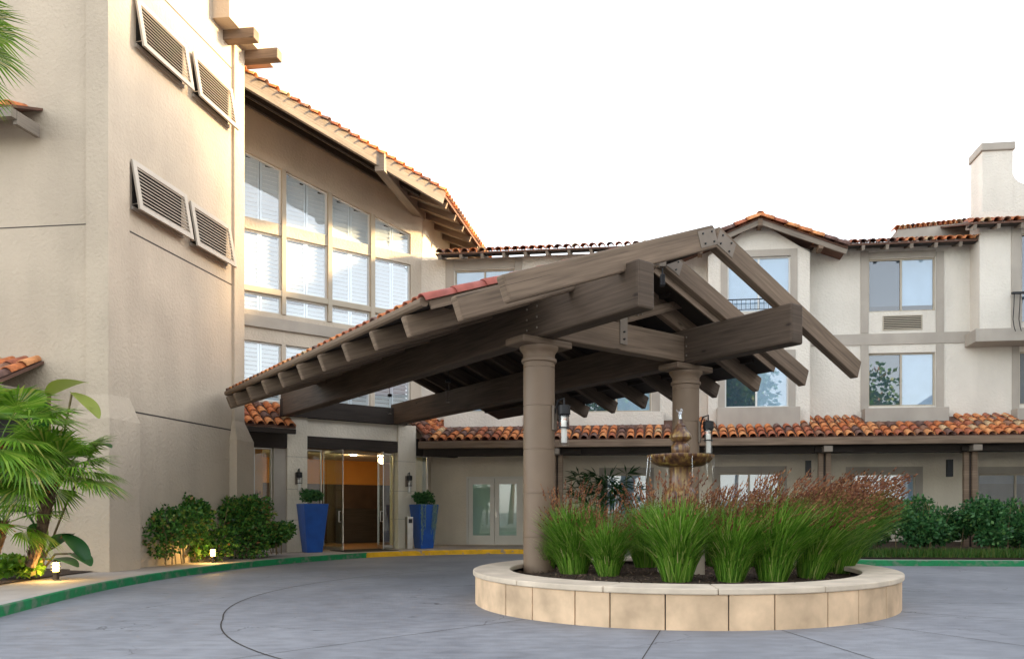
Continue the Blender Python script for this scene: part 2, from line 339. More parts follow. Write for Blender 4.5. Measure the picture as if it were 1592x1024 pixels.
pts = [Vector((p.x, p.y, .115)) for p in inner]
# forecourt behind the pavement, made of strips reaching far behind
for i in range(len(pts)-1):
    a, b = pts[i], pts[i+1]
    if a.y < 16.5 and a.x < 0: fp.face([a, b, Vector((-9.3, b.y, .115)), Vector((-9.3, a.y, .115))])
    elif b.x > a.x: fp.face([a, b, Vector((b.x, 45, .115)), Vector((a.x, 45, .115))])
fp.face([Vector((x, y, .112)) for x, y in ((-20, 16.2), (-8.3, 16.5), (-7.6, 18.4), (-6.3, 20.8), (-4.0, 22.6), (-4.0, 45), (-20, 45))])
tag(fp.build('forecourt', M['concrete']), kind='structure')
# planting beds
bl = MB(); edge = [(p+s_*1.18) for p, s_ in zip(poly, side)]
lb = [p for p in edge if p.x < -5 and 4 < p.y < 19.2]
for a, b in zip(lb, lb[1:]): bl.face([Vector((a.x, a.y, .15)), Vector((b.x, b.y, .15)), Vector((-16, b.y+.5, .30)), Vector((-16, a.y+.5, .30))])
bedl = tag(bl.build('planting_bed', M['soil']), kind='structure')
br = MB(); rb = [p for p in [q+s_*.16 for q, s_ in zip(poly, side)] if p.x > 5.2]
for a, b in zip(rb, rb[1:]):
    q0 = Vector((a.x+.6, 0, 0)); br.face([Vector((a.x, a.y, .16)), Vector((b.x, b.y, .16)), Vector((b.x+.9, b.y+6.5, .3)), Vector((a.x+.9, a.y+6.5, .3))])
tag(br.build('planting_bed', M['soil']), kind='structure')

# ---------------------------------------------------------------- shared pieces: roof tiles, windows, walls
def tile_mesh(name='roof_tile', L=.46, r0=.112, r1=.092, th=.016, seg=7):
    m = MB(); o0, o1, i0, i1 = [], [], [], []
    for k in range(seg+1):
        t = math.pi*k/seg; cs, sn = math.cos(t), math.sin(t)
        o0.append(Vector((r0*cs, 0, r0*sn*.92))); o1.append(Vector((r1*cs, L, r1*sn*.92)))
        i0.append(Vector(((r0-th)*cs, 0, (r0-th)*sn*.92))); i1.append(Vector(((r1-th)*cs, L, (r1-th)*sn*.92)))
    for k in range(seg):
        m.face([o0[k+1], o0[k], o1[k], o1[k+1]]); m.face([i0[k], i0[k+1], i1[k+1], i1[k]])
        m.face([o0[k], o0[k+1], i0[k+1], i0[k]]); m.face([o1[k+1], o1[k], i1[k], i1[k+1]])
    return m
TILE = tile_mesh().mesh('roof_tile', M['tile'], True, True)
def tile_field(roof, O, u, s, ncol, rows, pitch=.27, expo=.39, skip=None, stuff_rows=()):
    """O eave corner, u along eave, s up the slope (unit). rows as objects, stuff_rows joined."""
    n = u.cross(s).normalized()
    if n.z < 0: n = -n
    base = tile_mesh(); joined = MB()
    for r in list(rows)+list(stuff_rows):
        for k in range(ncol):
            if skip and skip(k, r): continue
            j = Vector((rnd.uniform(-.008, .008), rnd.uniform(-.02, .02), 0)); tilt = rnd.uniform(-.03, .03)
            loc = O+u*(k*pitch+pitch/2+j.x)+s*(r*expo-.05+j.y)+n*(.012+.022)
            s2 = (s-n*(.045)+u*tilt).normalized(); u2 = s2.cross(n).normalized(); n2 = u2.cross(s2).normalized()
            if u2.dot(u) < 0: u2 = -u2
            mt = basis(u2, s2, n2, loc)
            if r in rows: inst('roof_tile', TILE, roof, mt)
            else:
                i = len(joined.v); joined.v += [tuple(mt @ Vector(v)) for v in base.v]; joined.f += [tuple(a+i for a in f) for f in base.f]; joined.uv += base.uv
    if joined.f: o = joined.build('upper_tile_courses', M['tile'], roof, False); o['kind'] = 'stuff'
def wall(fr, c, u0, u1, z0, z1, holes, name, mat, parent, depth=.16, topfn=None):
    m = MB(); us = sorted({u0, u1} | {h[0] for h in holes} | {h[1] for h in holes}); zs = sorted({z0, z1} | {h[2] for h in holes} | {h[3] for h in holes})
    us = [u for u in us if u0 <= u <= u1]; zs = [z for z in zs if z0 <= z <= z1]
    for a, b in zip(us, us[1:]):
        for p, q in zip(zs, zs[1:]):
            mu, mz = (a+b)/2, (p+q)/2
            if any(h[0] < mu < h[1] and h[2] < mz < h[3] for h in holes): continue
            m.face([fr.pt(a, c, p), fr.pt(b, c, p), fr.pt(b, c, q), fr.pt(a, c, q)])
            m.face([fr.pt(b, c+depth, p), fr.pt(a, c+depth, p), fr.pt(a, c+depth, q), fr.pt(b, c+depth, q)])
    for h in holes:
        a, b, p, q = h; P = fr.pt
        m.face([P(a, c, p), P(a, c, q), P(a, c+depth, q), P(a, c+depth, p)]); m.face([P(b, c, q), P(b, c, p), P(b, c+depth, p), P(b, c+depth, q)])
        m.face([P(b, c, p), P(a, c, p), P(a, c+depth, p), P(b, c+depth, p)]); m.face([P(a, c, q), P(b, c, q), P(b, c+depth, q), P(a, c+depth, q)])
    P = fr.pt
    for a in (u0, u1): m.face([P(a, c, z0), P(a, c, z1), P(a, c+depth, z1), P(a, c+depth, z0)])
    m.face([P(u0, c, z1), P(u1, c, z1), P(u1, c+depth, z1), P(u0, c+depth, z1)]); m.face([P(u0, c, z0), P(u1, c, z0), P(u1, c+depth, z0), P(u0, c+depth, z0)])
    return m.build(name, mat, parent)
def slider(fr, c, u0, u1, z0, z1, parent, fmat='frame', left='blind_d', right='blind', drop=.0, label=None):
    w = .045; m = MB(); cc = c+.07
    m.fbox(fr, u0, u1, cc, cc+.06, z0, z0+w); m.fbox(fr, u0, u1, cc, cc+.06, z1-w, z1)
    m.fbox(fr, u0, u0+w, cc+.002, cc+.058, z0+w, z1-w); m.fbox(fr, u1-w, u1, cc+.002, cc+.058, z0+w, z1-w)
    um = (u0+u1)/2; m.fbox(fr, um-w*.6, um+w*.6, cc-.01, cc+.05, z0+w, z1-w)
    wd = m.build('window', M[fmat], parent)
    if label: wd['label'] = label
    for a, b, k in ((u0+w, um-w*.6, left), (um+w*.6, u1-w, right)):
        MB().fbox(fr, a, b, cc+.026, cc+.032, z0+w, z1-w).build('pane', M['glass'], wd)
        MB().fbox(fr, a-.005, b+.005, cc+.038, cc+.045, z0+(z1-z0)*drop, z1).build('blind', M[k], wd)
    MB().fbox(fr, u0-.05, u1+.05, cc+.3, cc+.31, z0-.05, z1+.05).build('room_backing', M['dark'], wd)
    return wd

# ---------------------------------------------------------------- guest building (right)
gb = thing('guest_building', 'white stucco three storey hotel building with taupe trim and terracotta tile eaves', 'building', UV.pt(4, 24, .1))
CW, CG, CB, CR = 23.8, 24.8, 23.2, 23.1
def fu(px, c): return UV.F(px, 500, c)[0]
def fz(px, py, c): return UV.F(px, py, c)[1]
def rect(px0, px1, py0, py1, c):
    xm = (px0+px1)/2; return (fu(px0, c), fu(px1, c), fz(xm, py1, c), fz(xm, py0, c))
uL, uE = fu(650, CW), 34.0
w3 = rect(1350, 1454, 401, 484, CW); w2 = rect(1350, 1454, 548, 631, CW)
wl3 = rect(707, 800, 419, 505, CW); wm2 = rect(905, 1012, 562, 640, CW); ac = rect(1372, 1434, 490, 513, CW)
wq2 = rect(1585, 1690, 545, 628, CW); wl2 = rect(700, 800, 562, 640, CW)
ZE = fz(1400, 388, CW)
wall(UV, CW, uL, uE, 3.6, ZE+.25, [w3, w2, wl3, wm2, ac, wq2, wl2], 'wall', M['stucco_white'], gb)
for r_, l_, rr_ in ((w3, 'blind_d', 'blind'), (w2, 'blind_d', 'blind'), (wl3, 'blind', 'blind'), (wm2, 'blind_d', 'blind'), (wq2, 'blind_d', 'blind_d'), (wl2, 'blind', 'blind')):
    slider(UV, CW, *r_, gb, 'frame', l_, rr_, .12 if r_ is w3 else 0)
m = MB(); a, b, p, q = ac                     # air conditioner grille
m.fbox(UV, a, b, CW-.02, CW+.03, p, p+.03); m.fbox(UV, a, b, CW-.02, CW+.03, q-.03, q); m.fbox(UV, a, a+.03, CW-.018, CW+.028, p+.03, q-.03); m.fbox(UV, b-.03, b, CW-.018, CW+.028, p+.03, q-.03)
gr = m.build('air_conditioner_grille', M['frame'], gb)
for k in range(7): z_ = p+.05+(q-p-.1)*k/6.5; MB().fbox(UV, a+.03, b-.03, CW-.01, CW+.03, z_, z_+.022).build('slat', M['frame'], gr)
MB().fbox(UV, a, b, CW+.1, CW+.11, p, q).build('grille_backing', M['dark'], gr)
def trim(px0, px1, py0, py1, c, proud=.03, mat='trim', name='trim', dz=0):
    a, b, p, q = rect(px0, px1, py0, py1, c); return MB().fbox(UV, a, b, c-proud, c+.02, p, q).build(name, M[mat], gb)
for x0, x1 in ((1338, 1350), (1455, 1467)): trim(x0, x1, 391, 518, CW); trim(x0, x1, 535, 640, CW)
trim(1350.5, 1454.5, 391, 400, CW, .026)
zb0, zb1 = fz(1400, 535, CW), fz(1400, 518, CW)
MB().fbox(UV, fu(1262, CW), fu(1514, CW), CW-.034, CW+.02, zb0, zb1).build('floor_band', M['trim'], gb)
trim(1512, 1522, 391, 517, CW, .028); trim(1573, 1584, 533, 640, CW, .03)
for px0, px1, c_ in ((1345, 1476, CW), (1582, 1720, CW), (885, 1032, CW), (690, 812, CW)):     # sill boxes
    a, b = fu(px0, c_-.42), fu(px1, c_-.42); z1 = fz((px0+px1)/2, 633 if px0 > 1000 else 640, CW-.42)
    MB().fbox(UV, a, b, c_-.42, c_+.01, 3.6, z1).build('sill_box', M['stucco_white'] if px0 < 1000 else M['trim'], gb, bevel=.01)
trim(693, 706, 405, 520, CW, .03); trim(801, 812, 400, 520, CW, .03); trim(706.5, 800.5, 404, 418, CW, .026)
for x0, x1 in ((892, 904), (1013, 1026)): trim(x0, x1, 545, 640, CW, .03)
# gable bay
gl, gr_ = fu(1101, CB), fu(1259, CB); gm = (gl+gr_)/2
ga3 = rect(1131, 1229, 399, 484, CB); ga2 = rect(1127, 1226, 555, 633, CB)
zge = fz(1259, 392, CB); zga = fz(1180, 345, CB)
wall(UV, CB, gl, gr_, 3.7, zge, [ga3, ga2], 'bay_wall', M['stucco_white'], gb)
m = MB(); P_ = UV.pt
m.box8([P_(gl, CB, zge), P_(gr_, CB, zge), P_(gr_, CB+.16, zge), P_(gl, CB+.16, zge)], [P_(gl, CB, zge+.001), P_(gr_, CB, zge+.001), P_(gr_, CB+.16, zge+.001), P_(gl, CB+.16, zge+.001)])
m.face([P_(gl, CB, zge), P_(gr_, CB, zge), P_(gm, CB, zga)]); m.face([P_(gr_, CB+.16, zge), P_(gl, CB+.16, zge), P_(gm, CB+.16, zga)])
for u_ in (gl, gr_): m.face([P_(u_, CB+.1, 3.7), P_(u_, CW+.1, 3.7), P_(u_, CW+.1, zge), P_(u_, CB+.1, zge)])
m.build('gable_wall', M['stucco_white'], gb)
slider(UV, CB, *ga3, gb, 'frame_w', 'blind', 'blind'); slider(UV, CB, *ga2, gb, 'frame_w', 'blind_d', 'blind')
def ring(px0, px1, py0, py1, r_, c, t=.13):
    a, b, p, q = r_; m = MB(); m.fbox(UV, a-t, b+t, c-.03, c+.02, q+.001, q+t); m.fbox(UV, a-t, a-.001, c-.028, c+.02, p, q); m.fbox(UV, b+.001, b+t, c-.028, c+.02, p, q); return m.build('window_surround', M['trim'], gb)
ring(0, 0, 0, 0, ga3, CB, .2); ring(0, 0, 0, 0, ga2, CB, .2)
a, b, p, q = ga2; MB().fbox(UV, a-.25, b+.3, CB-.25, CB+.01, 3.6, p-.02).build('sill_box', M['trim'], gb, bevel=.01)
# iron juliet rail
a, b, p, q = ga3; rl = MB()
z0 = p+.02
rl.fbox(UV, a-.05, b+.05, CB-.16, CB-.13, z0+.30, z0+.33); rl.fbox(UV, a-.05, b+.05, CB-.155, CB-.135, z0, z0+.02)
jr = rl.build('juliet_rail', M['black'], gb)
for k in range(15):
    u_ = a+(b-a)*k/14; MB().fbox(UV, u_-.007, u_+.007, CB-.152, CB-.138, z0+.02, z0+.30).build('baluster', M['black'], jr)
# right bay
rl_, rr_ = fu(1523, CR), 34.0; zrb = fz(1523, 531, CR); zrt = fz(1523, 340, CR)
wr3 = rect(1588, 1700, 360, 500, CR)
wall(UV, CR, rl_, rr_, zrb, zrt+.2, [wr3], 'bay_wall', M['stucco_white'], gb, .2)
MB().fbox(UV, rl_, rl_+.15, CR+.2, CW, zrb, zrt+.2).build('bay_side_wall', M['stucco_white'], gb)
slider(UV, CR, *wr3, gb, 'frame', 'blind_d', 'blind_d')
trim(1572, 1587, 352, 512, CR, .03)
MB().fbox(UV, fu(1517, CR-.12), rr_, CR-.12, CW, zrb-.02, fz(1523, 512, CR)).build('floor_band', M['trim'], gb, bevel=.015)
# ornamental iron balcony bracket at the frame edge
bk = MB(); b0 = UV.pt(fu(1577, CR-.2), CR-.2, 0)
zt_, zb_ = fz(1577, 460, CR), fz(1577, 517, CR)
for s_ in range(4):
    o_ = UV.u*(.16*s_); bk.tube([b0+o_+Z*zt_, b0+o_-UV.u*.03-UV.n*.04+Z*(zt_-.35), b0+o_-UV.u*.09-UV.n*.12+Z*(zt_-.75), b0+o_-UV.u*.05-UV.n*.1+Z*(zb_+.1), b0+o_+UV.u*.03+Z*(zb_)], .012, 6)
bk.fbox(UV, fu(1573, CR-.2), fu(1573, CR-.2)+2, CR-.24, CR-.16, zt_, zt_+.06); bk.build('iron_balcony', M['black'], gb)
# roofs -------------------------------------------------
def shed(name, u0, u1, ce, ze, cr, zr, parent, th=.06, mat='deck'):
    m = MB(); q = [(u0, ce, ze), (u1, ce, ze), (u1, cr, zr), (u0, cr, zr)]
    m.box8([P_(a, b, c-th) for a, b, c in q], [P_(*t) for t in q]); return m.build(name, M[mat], parent)
def slope_vec(ce, ze, cr, zr): return (UV.n*(cr-ce)+Z*(zr-ze)).normalized()
# lower arcade roof
zg = fz(1300, 678, 22.0); zt = fz(1300, 647, CW)-.05
u0r = fu(652, 22.0)
lr = shed('arcade_roof', u0r, 30, 22.0, zg, CW, zt, gb)
sv = slope_vec(22.0, zg, CW, zt)
boxes = [(fu(px0, CW-.42), fu(px1, CW-.42)) for px0, px1 in ((1345, 1476), (1582, 1720), (885, 1032), (690, 812))]+[(ga2[0]-.25, ga2[1]+.3)]
ncol = int((fu(1640, 22.0)-u0r)/.27)
def skip_low(k, r):
    u_ = u0r+k*.27+.13
    if r >= 3 and any(a-.1 < u_ < b+.1 for a, b in boxes): return True
    return False
tile_field(lr, P_(u0r, 22.0, zg), UV.u, sv, ncol, (0, 1, 2), stuff_rows=(3, 4), skip=skip_low)
MB().fbox(UV, u0r, 30, 21.86, 22.02, zg-.24, zg-.03).build('gutter', M['wood'], gb, bevel=.02)
MB().fbox(UV, u0r, 30, 22.36, 22.62, fz(1300, 704, 22.5), fz(1300, 690, 22.5)+.05).build('arcade_beam', M['wood_dark'], gb)
MB().fbox(UV, u0r, 30, 22.03, CG, zg-.07, zg-.05).build('arcade_soffit', M['wood_dark'], gb)
zbm = fz(1300, 704, 22.5)
for px in (867, 1281, 1507):
    u_ = fu(px, 22.5); p = MB().fbox(UV, u_-.17, u_-.03, 22.42, 22.56, .1, zbm).build('post', M['wood'], gb, bevel=.01)
    MB().fbox(UV, u_+.03, u_+.17, 22.36, 22.5, .1, zbm).build('post_strip', M['wood'], p)
    MB().fbox(UV, u_-.03, u_+.03, 22.45, 22.6, .1, zbm).build('post_core', M['wood_dark'], p)
    MB().fbox(UV, u_-.12, u_+.12, 21.9, 22.9, zbm-.001, zbm+.17).build('bracket', M['wood_grey'], p, bevel=.01)
    MB().fbox(UV, u_-.3, u_+.75, 22.2, 22.34, zbm+.02, zbm+.15).build('bracket_arm', M['wood_dark'], p)
    MB().fbox(UV, u_-.42, u_-.27, 22.95, 23.1, 2.25, 2.75).build('arcade_light', M['black'], p)
# ground floor wall
gd = rect(728, 810, 743, 845.7, CG); gw = [rect(942, 1006, 737, 800, CG), rect(1118, 1212, 735, 800, CG), rect(1326, 1423, 736, 797, CG), rect(1521, 1640, 736, 797, CG)]
uGL = fu(655, CG)
wall(UV, CG, uGL, 30, .1, 3.8, [gd]+gw, 'ground_floor_wall', M['stucco_cream'], gb)
for i, r_ in enumerate(gw):
    slider(UV, CG, *r_, gb, 'frame', 'blind' if i < 3 else 'blind_d', 'blind' if i < 3 else 'blind_d', 0 if i < 3 else .75)
    a, b, p, q = r_; t = .22; m = MB(); m.fbox(UV, a-t, b+t, CG-.03, CG+.02, q+.001, q+t); m.fbox(UV, a-t, a-.001, CG-.028, CG+.02, p-.4, q); m.fbox(UV, b+.001, b+t, CG-.028, CG+.02, p-.4, q); m.build('window_surround', M['trim'], gb)
# french doors
a, b, p, q = gd; um = (a+b)/2; fd = MB()
fd.fbox(UV, a-.06, a, CG-.02, CG+.1, p, q+.06); fd.fbox(UV, b, b+.06, CG-.02, CG+.1, p, q+.06); fd.fbox(UV, a, b, CG-.02, CG+.1, q, q+.06)
fdo = fd.build('french_door', M['white'], gb); fdo['label'] = 'white double french door with blinds behind glass'
for x0, x1 in ((a+.004, um-.006), (um+.006, b-.004)):
    lf = MB(); s_ = .15; lf.fbox(UV, x0, x0+s_, CG+.01, CG+.06, p, q-.004); lf.fbox(UV, x1-s_, x1, CG+.01, CG+.06, p, q-.004); lf.fbox(UV, x0+s_, x1-s_, CG+.012, CG+.058, p, p+.3); lf.fbox(UV, x0+s_, x1-s_, CG+.012, CG+.058, q-.2, q-.004)
    lo = lf.build('door_leaf', M['white'], fdo); MB().fbox(UV, x0+s_, x1-s_, CG+.03, CG+.036, p+.3, q-.2).build('pane', M['glass_clear'], lo)
    for k in range(24):
        z_ = p+.31+(q-p-.52)*k/24; bz = MB(); bz.fbox(UV, x0+s_, x1-s_, CG+.045, CG+.06, z_, z_+.05)
    MB().fbox(UV, x0+s_, x1-s_, CG+.038, CG+.044, p+.3, q-.2).build('blind', M['shutter'], lo)
hd = MB(); hd.fbox(UV, um+.03, um+.07, CG-.01, CG+.01, p+.9, p+1.12); hd.fbox(UV, um+.03, um+.17, CG-.05, CG-.03, p+.98, p+1.0); hd.fbox(UV, um+.04, um+.06, CG-.04, CG-.005, p+.98, p+1.0); hd.build('handle', M['steel_b'], fdo)
# upper roofs: eaves, rafter tails, tiles
def eave(px0, px1, pye, pxm, c_e, c_w, uA=None, uB=None, rise=.33, ntail=None, depth=6.0, individual=(0,)):
    z_ = fz(pxm, pye, c_e); a = uA if uA is not None else fu(px0, c_e); b = uB if uB is not None else fu(px1, c_e)
    rf = shed('tile_roof', a, b, c_e, z_, c_e+depth, z_+rise*depth, gb, .05)
    tile_field(rf, P_(a, c_e, z_), UV.u, slope_vec(0, 0, 1, rise), int((min(b, fu(1640, c_e))-a)/.27), individual, stuff_rows=(1,))
    n = ntail or int((b-a)/.62)
    for k in range(n):
        u_ = a+.12+(b-a-.24)*k/max(1, n-1)
        if u_ > 17: break
        MB().beam(P_(u_, c_e+.03, z_-.13+.01), P_(u_, c_w+.1, z_-.13+rise*(c_w+.1-c_e)), .09, .14).build('rafter_tail', M['wood_grey'], rf)
    MB().beam(P_(a, c_e+.16, z_-.035), P_(b, c_e+.16, z_-.035), .3, .025).build('soffit_board', M['wood_dark'], rf)
    return rf, z_
eave(677, 1100, 389, 800, CW-.62, CW)
eave(1262, 1540, 376, 1400, CW-.62, CW)
eave(1510, 1700, 344, 1560, CR-.5, CR, uB=34)
# gable roof on the bay (ridge runs back)
ov = .42; zap = fz(1180, 338, CB-.4); half = fu(1318, CB-.4)-gm; slope = (zap-fz(1318, 384, CB-.4))/half
for s_ in (-1, 1):
    m = MB(); e = gm+s_*half; ze = zap-slope*half
    q = [(gm, CB-.4, zap), (e, CB-.4, ze), (e, CB+3, ze), (gm, CB+3, zap)]
    if s_ < 0: q = [q[1], q[0], q[3], q[2]]
    m.box8([P_(a, b, c-.05) for a, b, c in q], [P_(*t) for t in q]); rf = m.build('gable_roof', M['deck'], gb)
    MB().beam(P_(gm, CB-.36, zap-.13), P_(e-.02*s_, CB-.36, ze-.13), .07, .14).build('barge_board', M['wood_grey'], rf)
    MB().beam(P_(gm+s_*half*.7, CB-.38, zap-.7*half*slope-.22), P_(gm+s_*half*.7, CB+.05, zap-.7*half*slope-.22), .13, .15).build('outrigger', M['wood'], rf)
    L = math.hypot(half, zap-ze); dn = (UV.u*(s_*half)+Z*(ze-zap)).normalized(); nn = UV.n.cross(dn).normalized(); nn = nn if nn.z > 0 else -nn
    nt_ = 7
    for k in range(nt_):                   # verge tiles capping the rake
        loc = P_(gm, CB-.36, zap+.02)+dn*(L*(k+1)/nt_+.02); y_ = -dn; x_ = y_.cross(nn)
        inst('verge_tile', TILE, rf, basis(x_*1.7, y_*(L/nt_/.41), nn*1.6, loc))
    st = MB(); base = tile_mesh()
    for c_ in range(1, 12):
        for k in range(nt_):
            mt = basis((-dn).cross(nn), -dn, nn, P_(gm, CB-.36+c_*.27, zap+.01)+dn*(L*(k+1)/nt_))
            i = len(st.v); st.v += [tuple(mt @ Vector(v)) for v in base.v]; st.f += [tuple(a+i for a in f) for f in base.f]; st.uv += base.uv
    st.build('upper_tile_courses', M['tile'], rf)['kind'] = 'stuff'
MB().beam(P_(gm, CB-.42, zap-.15), P_(gm, CB+.1, zap-.15), .13, .2).build('ridge_outrigger', M['wood'], gb)
inst('ridge_tile', TILE, gb, Matrix.Translation(-ROOT[gb.name]) @ basis(UV.u*1.2, UV.n, Z*1.2, P_(gm, CB-.45, zap+.06)))
# raised roof strip and chimney
c_s = CW+1.2; zs0, zs1 = fz(1395, 357, c_s), fz(1515, 344, c_s); a, b = fu(1395, c_s), fu(1530, c_s)
m = MB(); m.box8([P_(a, c_s, 8.6), P_(b, c_s, 8.6), P_(b, c_s+2, 8.6), P_(a, c_s+2, 8.6)], [P_(a, c_s, zs0), P_(b, c_s, zs1), P_(b, c_s+2, zs1), P_(a, c_s+2, zs0)])
rs = m.build('raised_parapet', M['trim'], gb)
ud = (P_(b, c_s, zs1)-P_(a, c_s, zs0)).normalized()
for k in range(18):
    loc = P_(a, c_s-.06, zs0+.0)+ud*((b-a)*k/17); inst('parapet_tile', TILE, rs, basis(ud, (UV.n+Z*.12).normalized(), (Z-UV.n*.12).normalized()*1.3, loc))
cc0 = CW+.9; ca, cb_ = fu(1525, cc0), fu(1575, cc0); zc1 = fz(1550, 222, cc0); zc0 = 8.8
ch = MB().fbox(UV, fu(1509, cc0+.9), cb_, cc0, cc0+.9, zc0, zc1-.25).build('chimney', M['stucco_white'], gb)
MB().fbox(UV, fu(1509, cc0+.9)-.06, cb_+.05, cc0-.07, cc0+.97, zc1-.25, zc1).build('chimney_cap', M['trim'], ch, bevel=.03)
m = MB(); prev = None
for k in range(9):
    t = math.pi/2*k/8; u_ = cb_+.42-.42*math.cos(t); z_ = fz(1575, 265, cc0)-.42*math.sin(t)
    if prev: m.box8([P_(prev[0], cc0+.02, zc0), P_(u_, cc0+.02, zc0), P_(u_, cc0+.8, zc0), P_(prev[0], cc0+.8, zc0)], [P_(prev[0], cc0+.02, prev[1]), P_(u_, cc0+.02, z_), P_(u_, cc0+.8, z_), P_(prev[0], cc0+.8, prev[1])])
    prev = (u_, z_)
m.fbox(UV, prev[0], prev[0]+1.5, cc0+.02, cc0+.8, zc0, prev[1]); m.build('curved_parapet', M['stucco_white'], ch)
# building body behind
MB().fbox(UV, uL+1.5, 34, CG+.6, 33, .1, 8.6).build('building_core', M['stucco_cream'], gb)
# unseen wing outside the frame on the right, added to shade the court
gw_ = thing('added_shade_wing', 'unseen plain stucco wing with tile roof beyond the frame, added to shade the court', 'building', (19.5, 3, 0))
MB().box(17.5, 27, -16, 20.2, 0, 8.8).build('wall', M['stucco_white'], gw_)
m = MB(); m.box8([Vector((16.9, -16.6, 8.8)), Vector((27.6, -16.6, 8.8)), Vector((27.6, 20.8, 8.8)), Vector((16.9, 20.8, 8.8))], [Vector((21.9, -15, 10.5)), Vector((22.6, -15, 10.5)), Vector((22.6, 19, 10.5)), Vector((21.9, 19, 10.5))]); m.build('roof', M['red_tile'], gw_)

# ---------------------------------------------------------------- lobby building
lb_ = thing('lobby_building', 'cream stucco lobby with tall shuttered windows and overhanging tile roof', 'building', BA.pt(8, 22.5, .1))
AW = 22.31
def bu(px, a): return BA.F(px, 500, a)[0]
bC = bu(656, AW); bL = bu(330, AW)
cols = [(bu(372, AW), bu(437.9, AW)), (bu(444.3, AW), bu(509.6, AW)), (bu(516, AW), bu(576, AW)), (bu(582.5, AW), bu(638.5, AW))]
uvc = lambda b_, a_: UV.u.dot(BA.pt(b_, a_, 0))
RP, RU, RZ = .385, -6.483, 10.77
def roofz(p): return RZ+RP*(RU-UV.u.dot(p))
zTop = lambda b_: 11.35-.232*(b_-bu(384.6, AW))
holes = []
for a, b in cols: holes += [(a, b, 7.62, 9.20), (a, b, 6.93, 7.44), (a, b, 4.4, 6.07)]
wall(BA, AW, bL, bC, 3.0, 9.52, holes, 'window_wall', M['stucco_lobby'], lb_, .2)
# wall around the sloped top lights
m = MB(); PB = BA.pt
edges = [bL]+[x for c_ in cols for x in c_]+[bC]
for i in range(0, len(edges)-1):
    a, b = edges[i], edges[i+1]; za, zb = roofz(PB(a, AW, 0))-.1, roofz(PB(b, AW, 0))-.1
    lo_a, lo_b = (9.52, 9.52) if i % 2 == 0 else (zTop(a), zTop(b))
    m.box8([PB(a, AW, lo_a), PB(b, AW, lo_b), PB(b, AW+.2, lo_b), PB(a, AW+.2, lo_a)], [PB(a, AW, za), PB(b, AW, zb), PB(b, AW+.2, zb), PB(a, AW+.2, za)])
m.build('gable_wall', M['stucco_lobby'], lb_)
def shutter_panel(par, a, b, z0, z1, z1b=None, ang=.6):
    z1b = z1 if z1b is None else z1b; c_ = AW+.125; s_ = .05; m = MB()
    m.fbox(BA, a, a+s_, c_, c_+.035, z0, z1); m.fbox(BA, b-s_, b, c_, c_+.035, z0, z1b); m.fbox(BA, a+s_, b-s_, c_+.002, c_+.033, z0, z0+s_)
    m.beam(PB(a+s_, c_+.017, z1-s_/2-(z1-z1b)*s_/(b-a)), PB(b-s_, c_+.017, z1b-s_/2), .03, s_)
    sh = m.build('shutter_panel', M['shutter'], par); lv = MB(); z = z0+s_+.03
    while z < max(z1, z1b)-s_-.02:
        bb = b-s_
        if z > z1b-s_-.02: bb = a+s_+(b-a-2*s_)*max(0, (z1-s_-z)/(z1-z1b+1e-6))
        if bb-a-s_ > .06: lv.beam(PB(a+s_, c_+.017, z), PB(bb, c_+.017, z), .010, .112, (Z*math.cos(ang)-BA.n*math.sin(ang)))
        z += .122
    lv.build('louvre', M['shutter'], sh)
def lobby_window(a, b, z0, z1, z1b=None):
    z1b = z1 if z1b is None else z1b; c_ = AW+.08; w = .045; m = MB()
    m.fbox(BA, a, a+w, c_, c_+.06, z0, z1); m.fbox(BA, b-w, b, c_, c_+.06, z0, z1b); m.fbox(BA, a+w, b-w, c_+.002, c_+.058, z0, z0+w); m.beam(PB(a+w, c_+.03, z1-w/2), PB(b-w, c_+.03, z1b-w/2), .056, w)
    wd = m.build('window', M['frame_w'], lb_)
    g_ = MB(); g_.face([PB(a+w, c_+.03, z0+w), PB(b-w, c_+.03, z0+w), PB(b-w, c_+.03, z1b-w), PB(a+w, c_+.03, z1-w)]); g_.build('pane', M['glass'], wd)
    um = (a+b)/2; zm = (z1+z1b)/2
    if z1-z0 > .7:
        shutter_panel(wd, a+.02, um-.01, z0, z1, zm if z1 != z1b else None); shutter_panel(wd, um+.01, b-.02, z0, zm if z1 != z1b else z1, z1b if z1 != z1b else None)
    else: shutter_panel(wd, a+.02, um-.01, z0, z1); shutter_panel(wd, um+.01, b-.02, z0, z1)
    MB().face([PB(a-.1, c_+.5, z0-.1), PB(b+.1, c_+.5, z0-.1), PB(b+.1, c_+.5, z1+.1), PB(a-.1, c_+.5, z1+.1)]).build('room_backing', M['dark'], wd)
for a, b in cols:
    lobby_window(a, b, 9.52, zTop(a), zTop(b)); lobby_window(a, b, 7.62, 9.20); lobby_window(a, b, 6.93, 7.44); lobby_window(a, b, 4.4, 6.07)
for (a, b), (c_, d_) in zip(cols, cols[1:]): MB().fbox(BA, b+.002, c_-.002, AW-.05, AW+.08, 6.93, zTop((b+c_)/2)).build('mullion', M['frame'], lb_)
MB().fbox(BA, bL, cols[-1][1], AW-.035, AW+.06, 7.455, 7.605).build('rail', M['frame'], lb_)
MB().fbox(BA, bL, bC+.0, AW-.09, AW+.01, 6.45, 6.78).build('sill_band', M['trim'], lb_, bevel=.02)
# right side wall of the lobby, running back
C0 = PB(bC, AW, 0); uC = UV.u.dot(C0); cC = UV.n.dot(C0)
m = MB(); zt0 = RZ+RP*(RU-uC)-.1
m.fbox(UV, uC-.25, uC-.002, cC+.05, cC+9, .1, zt0); m.build('side_wall', M['stucco_lobby'], lb_)
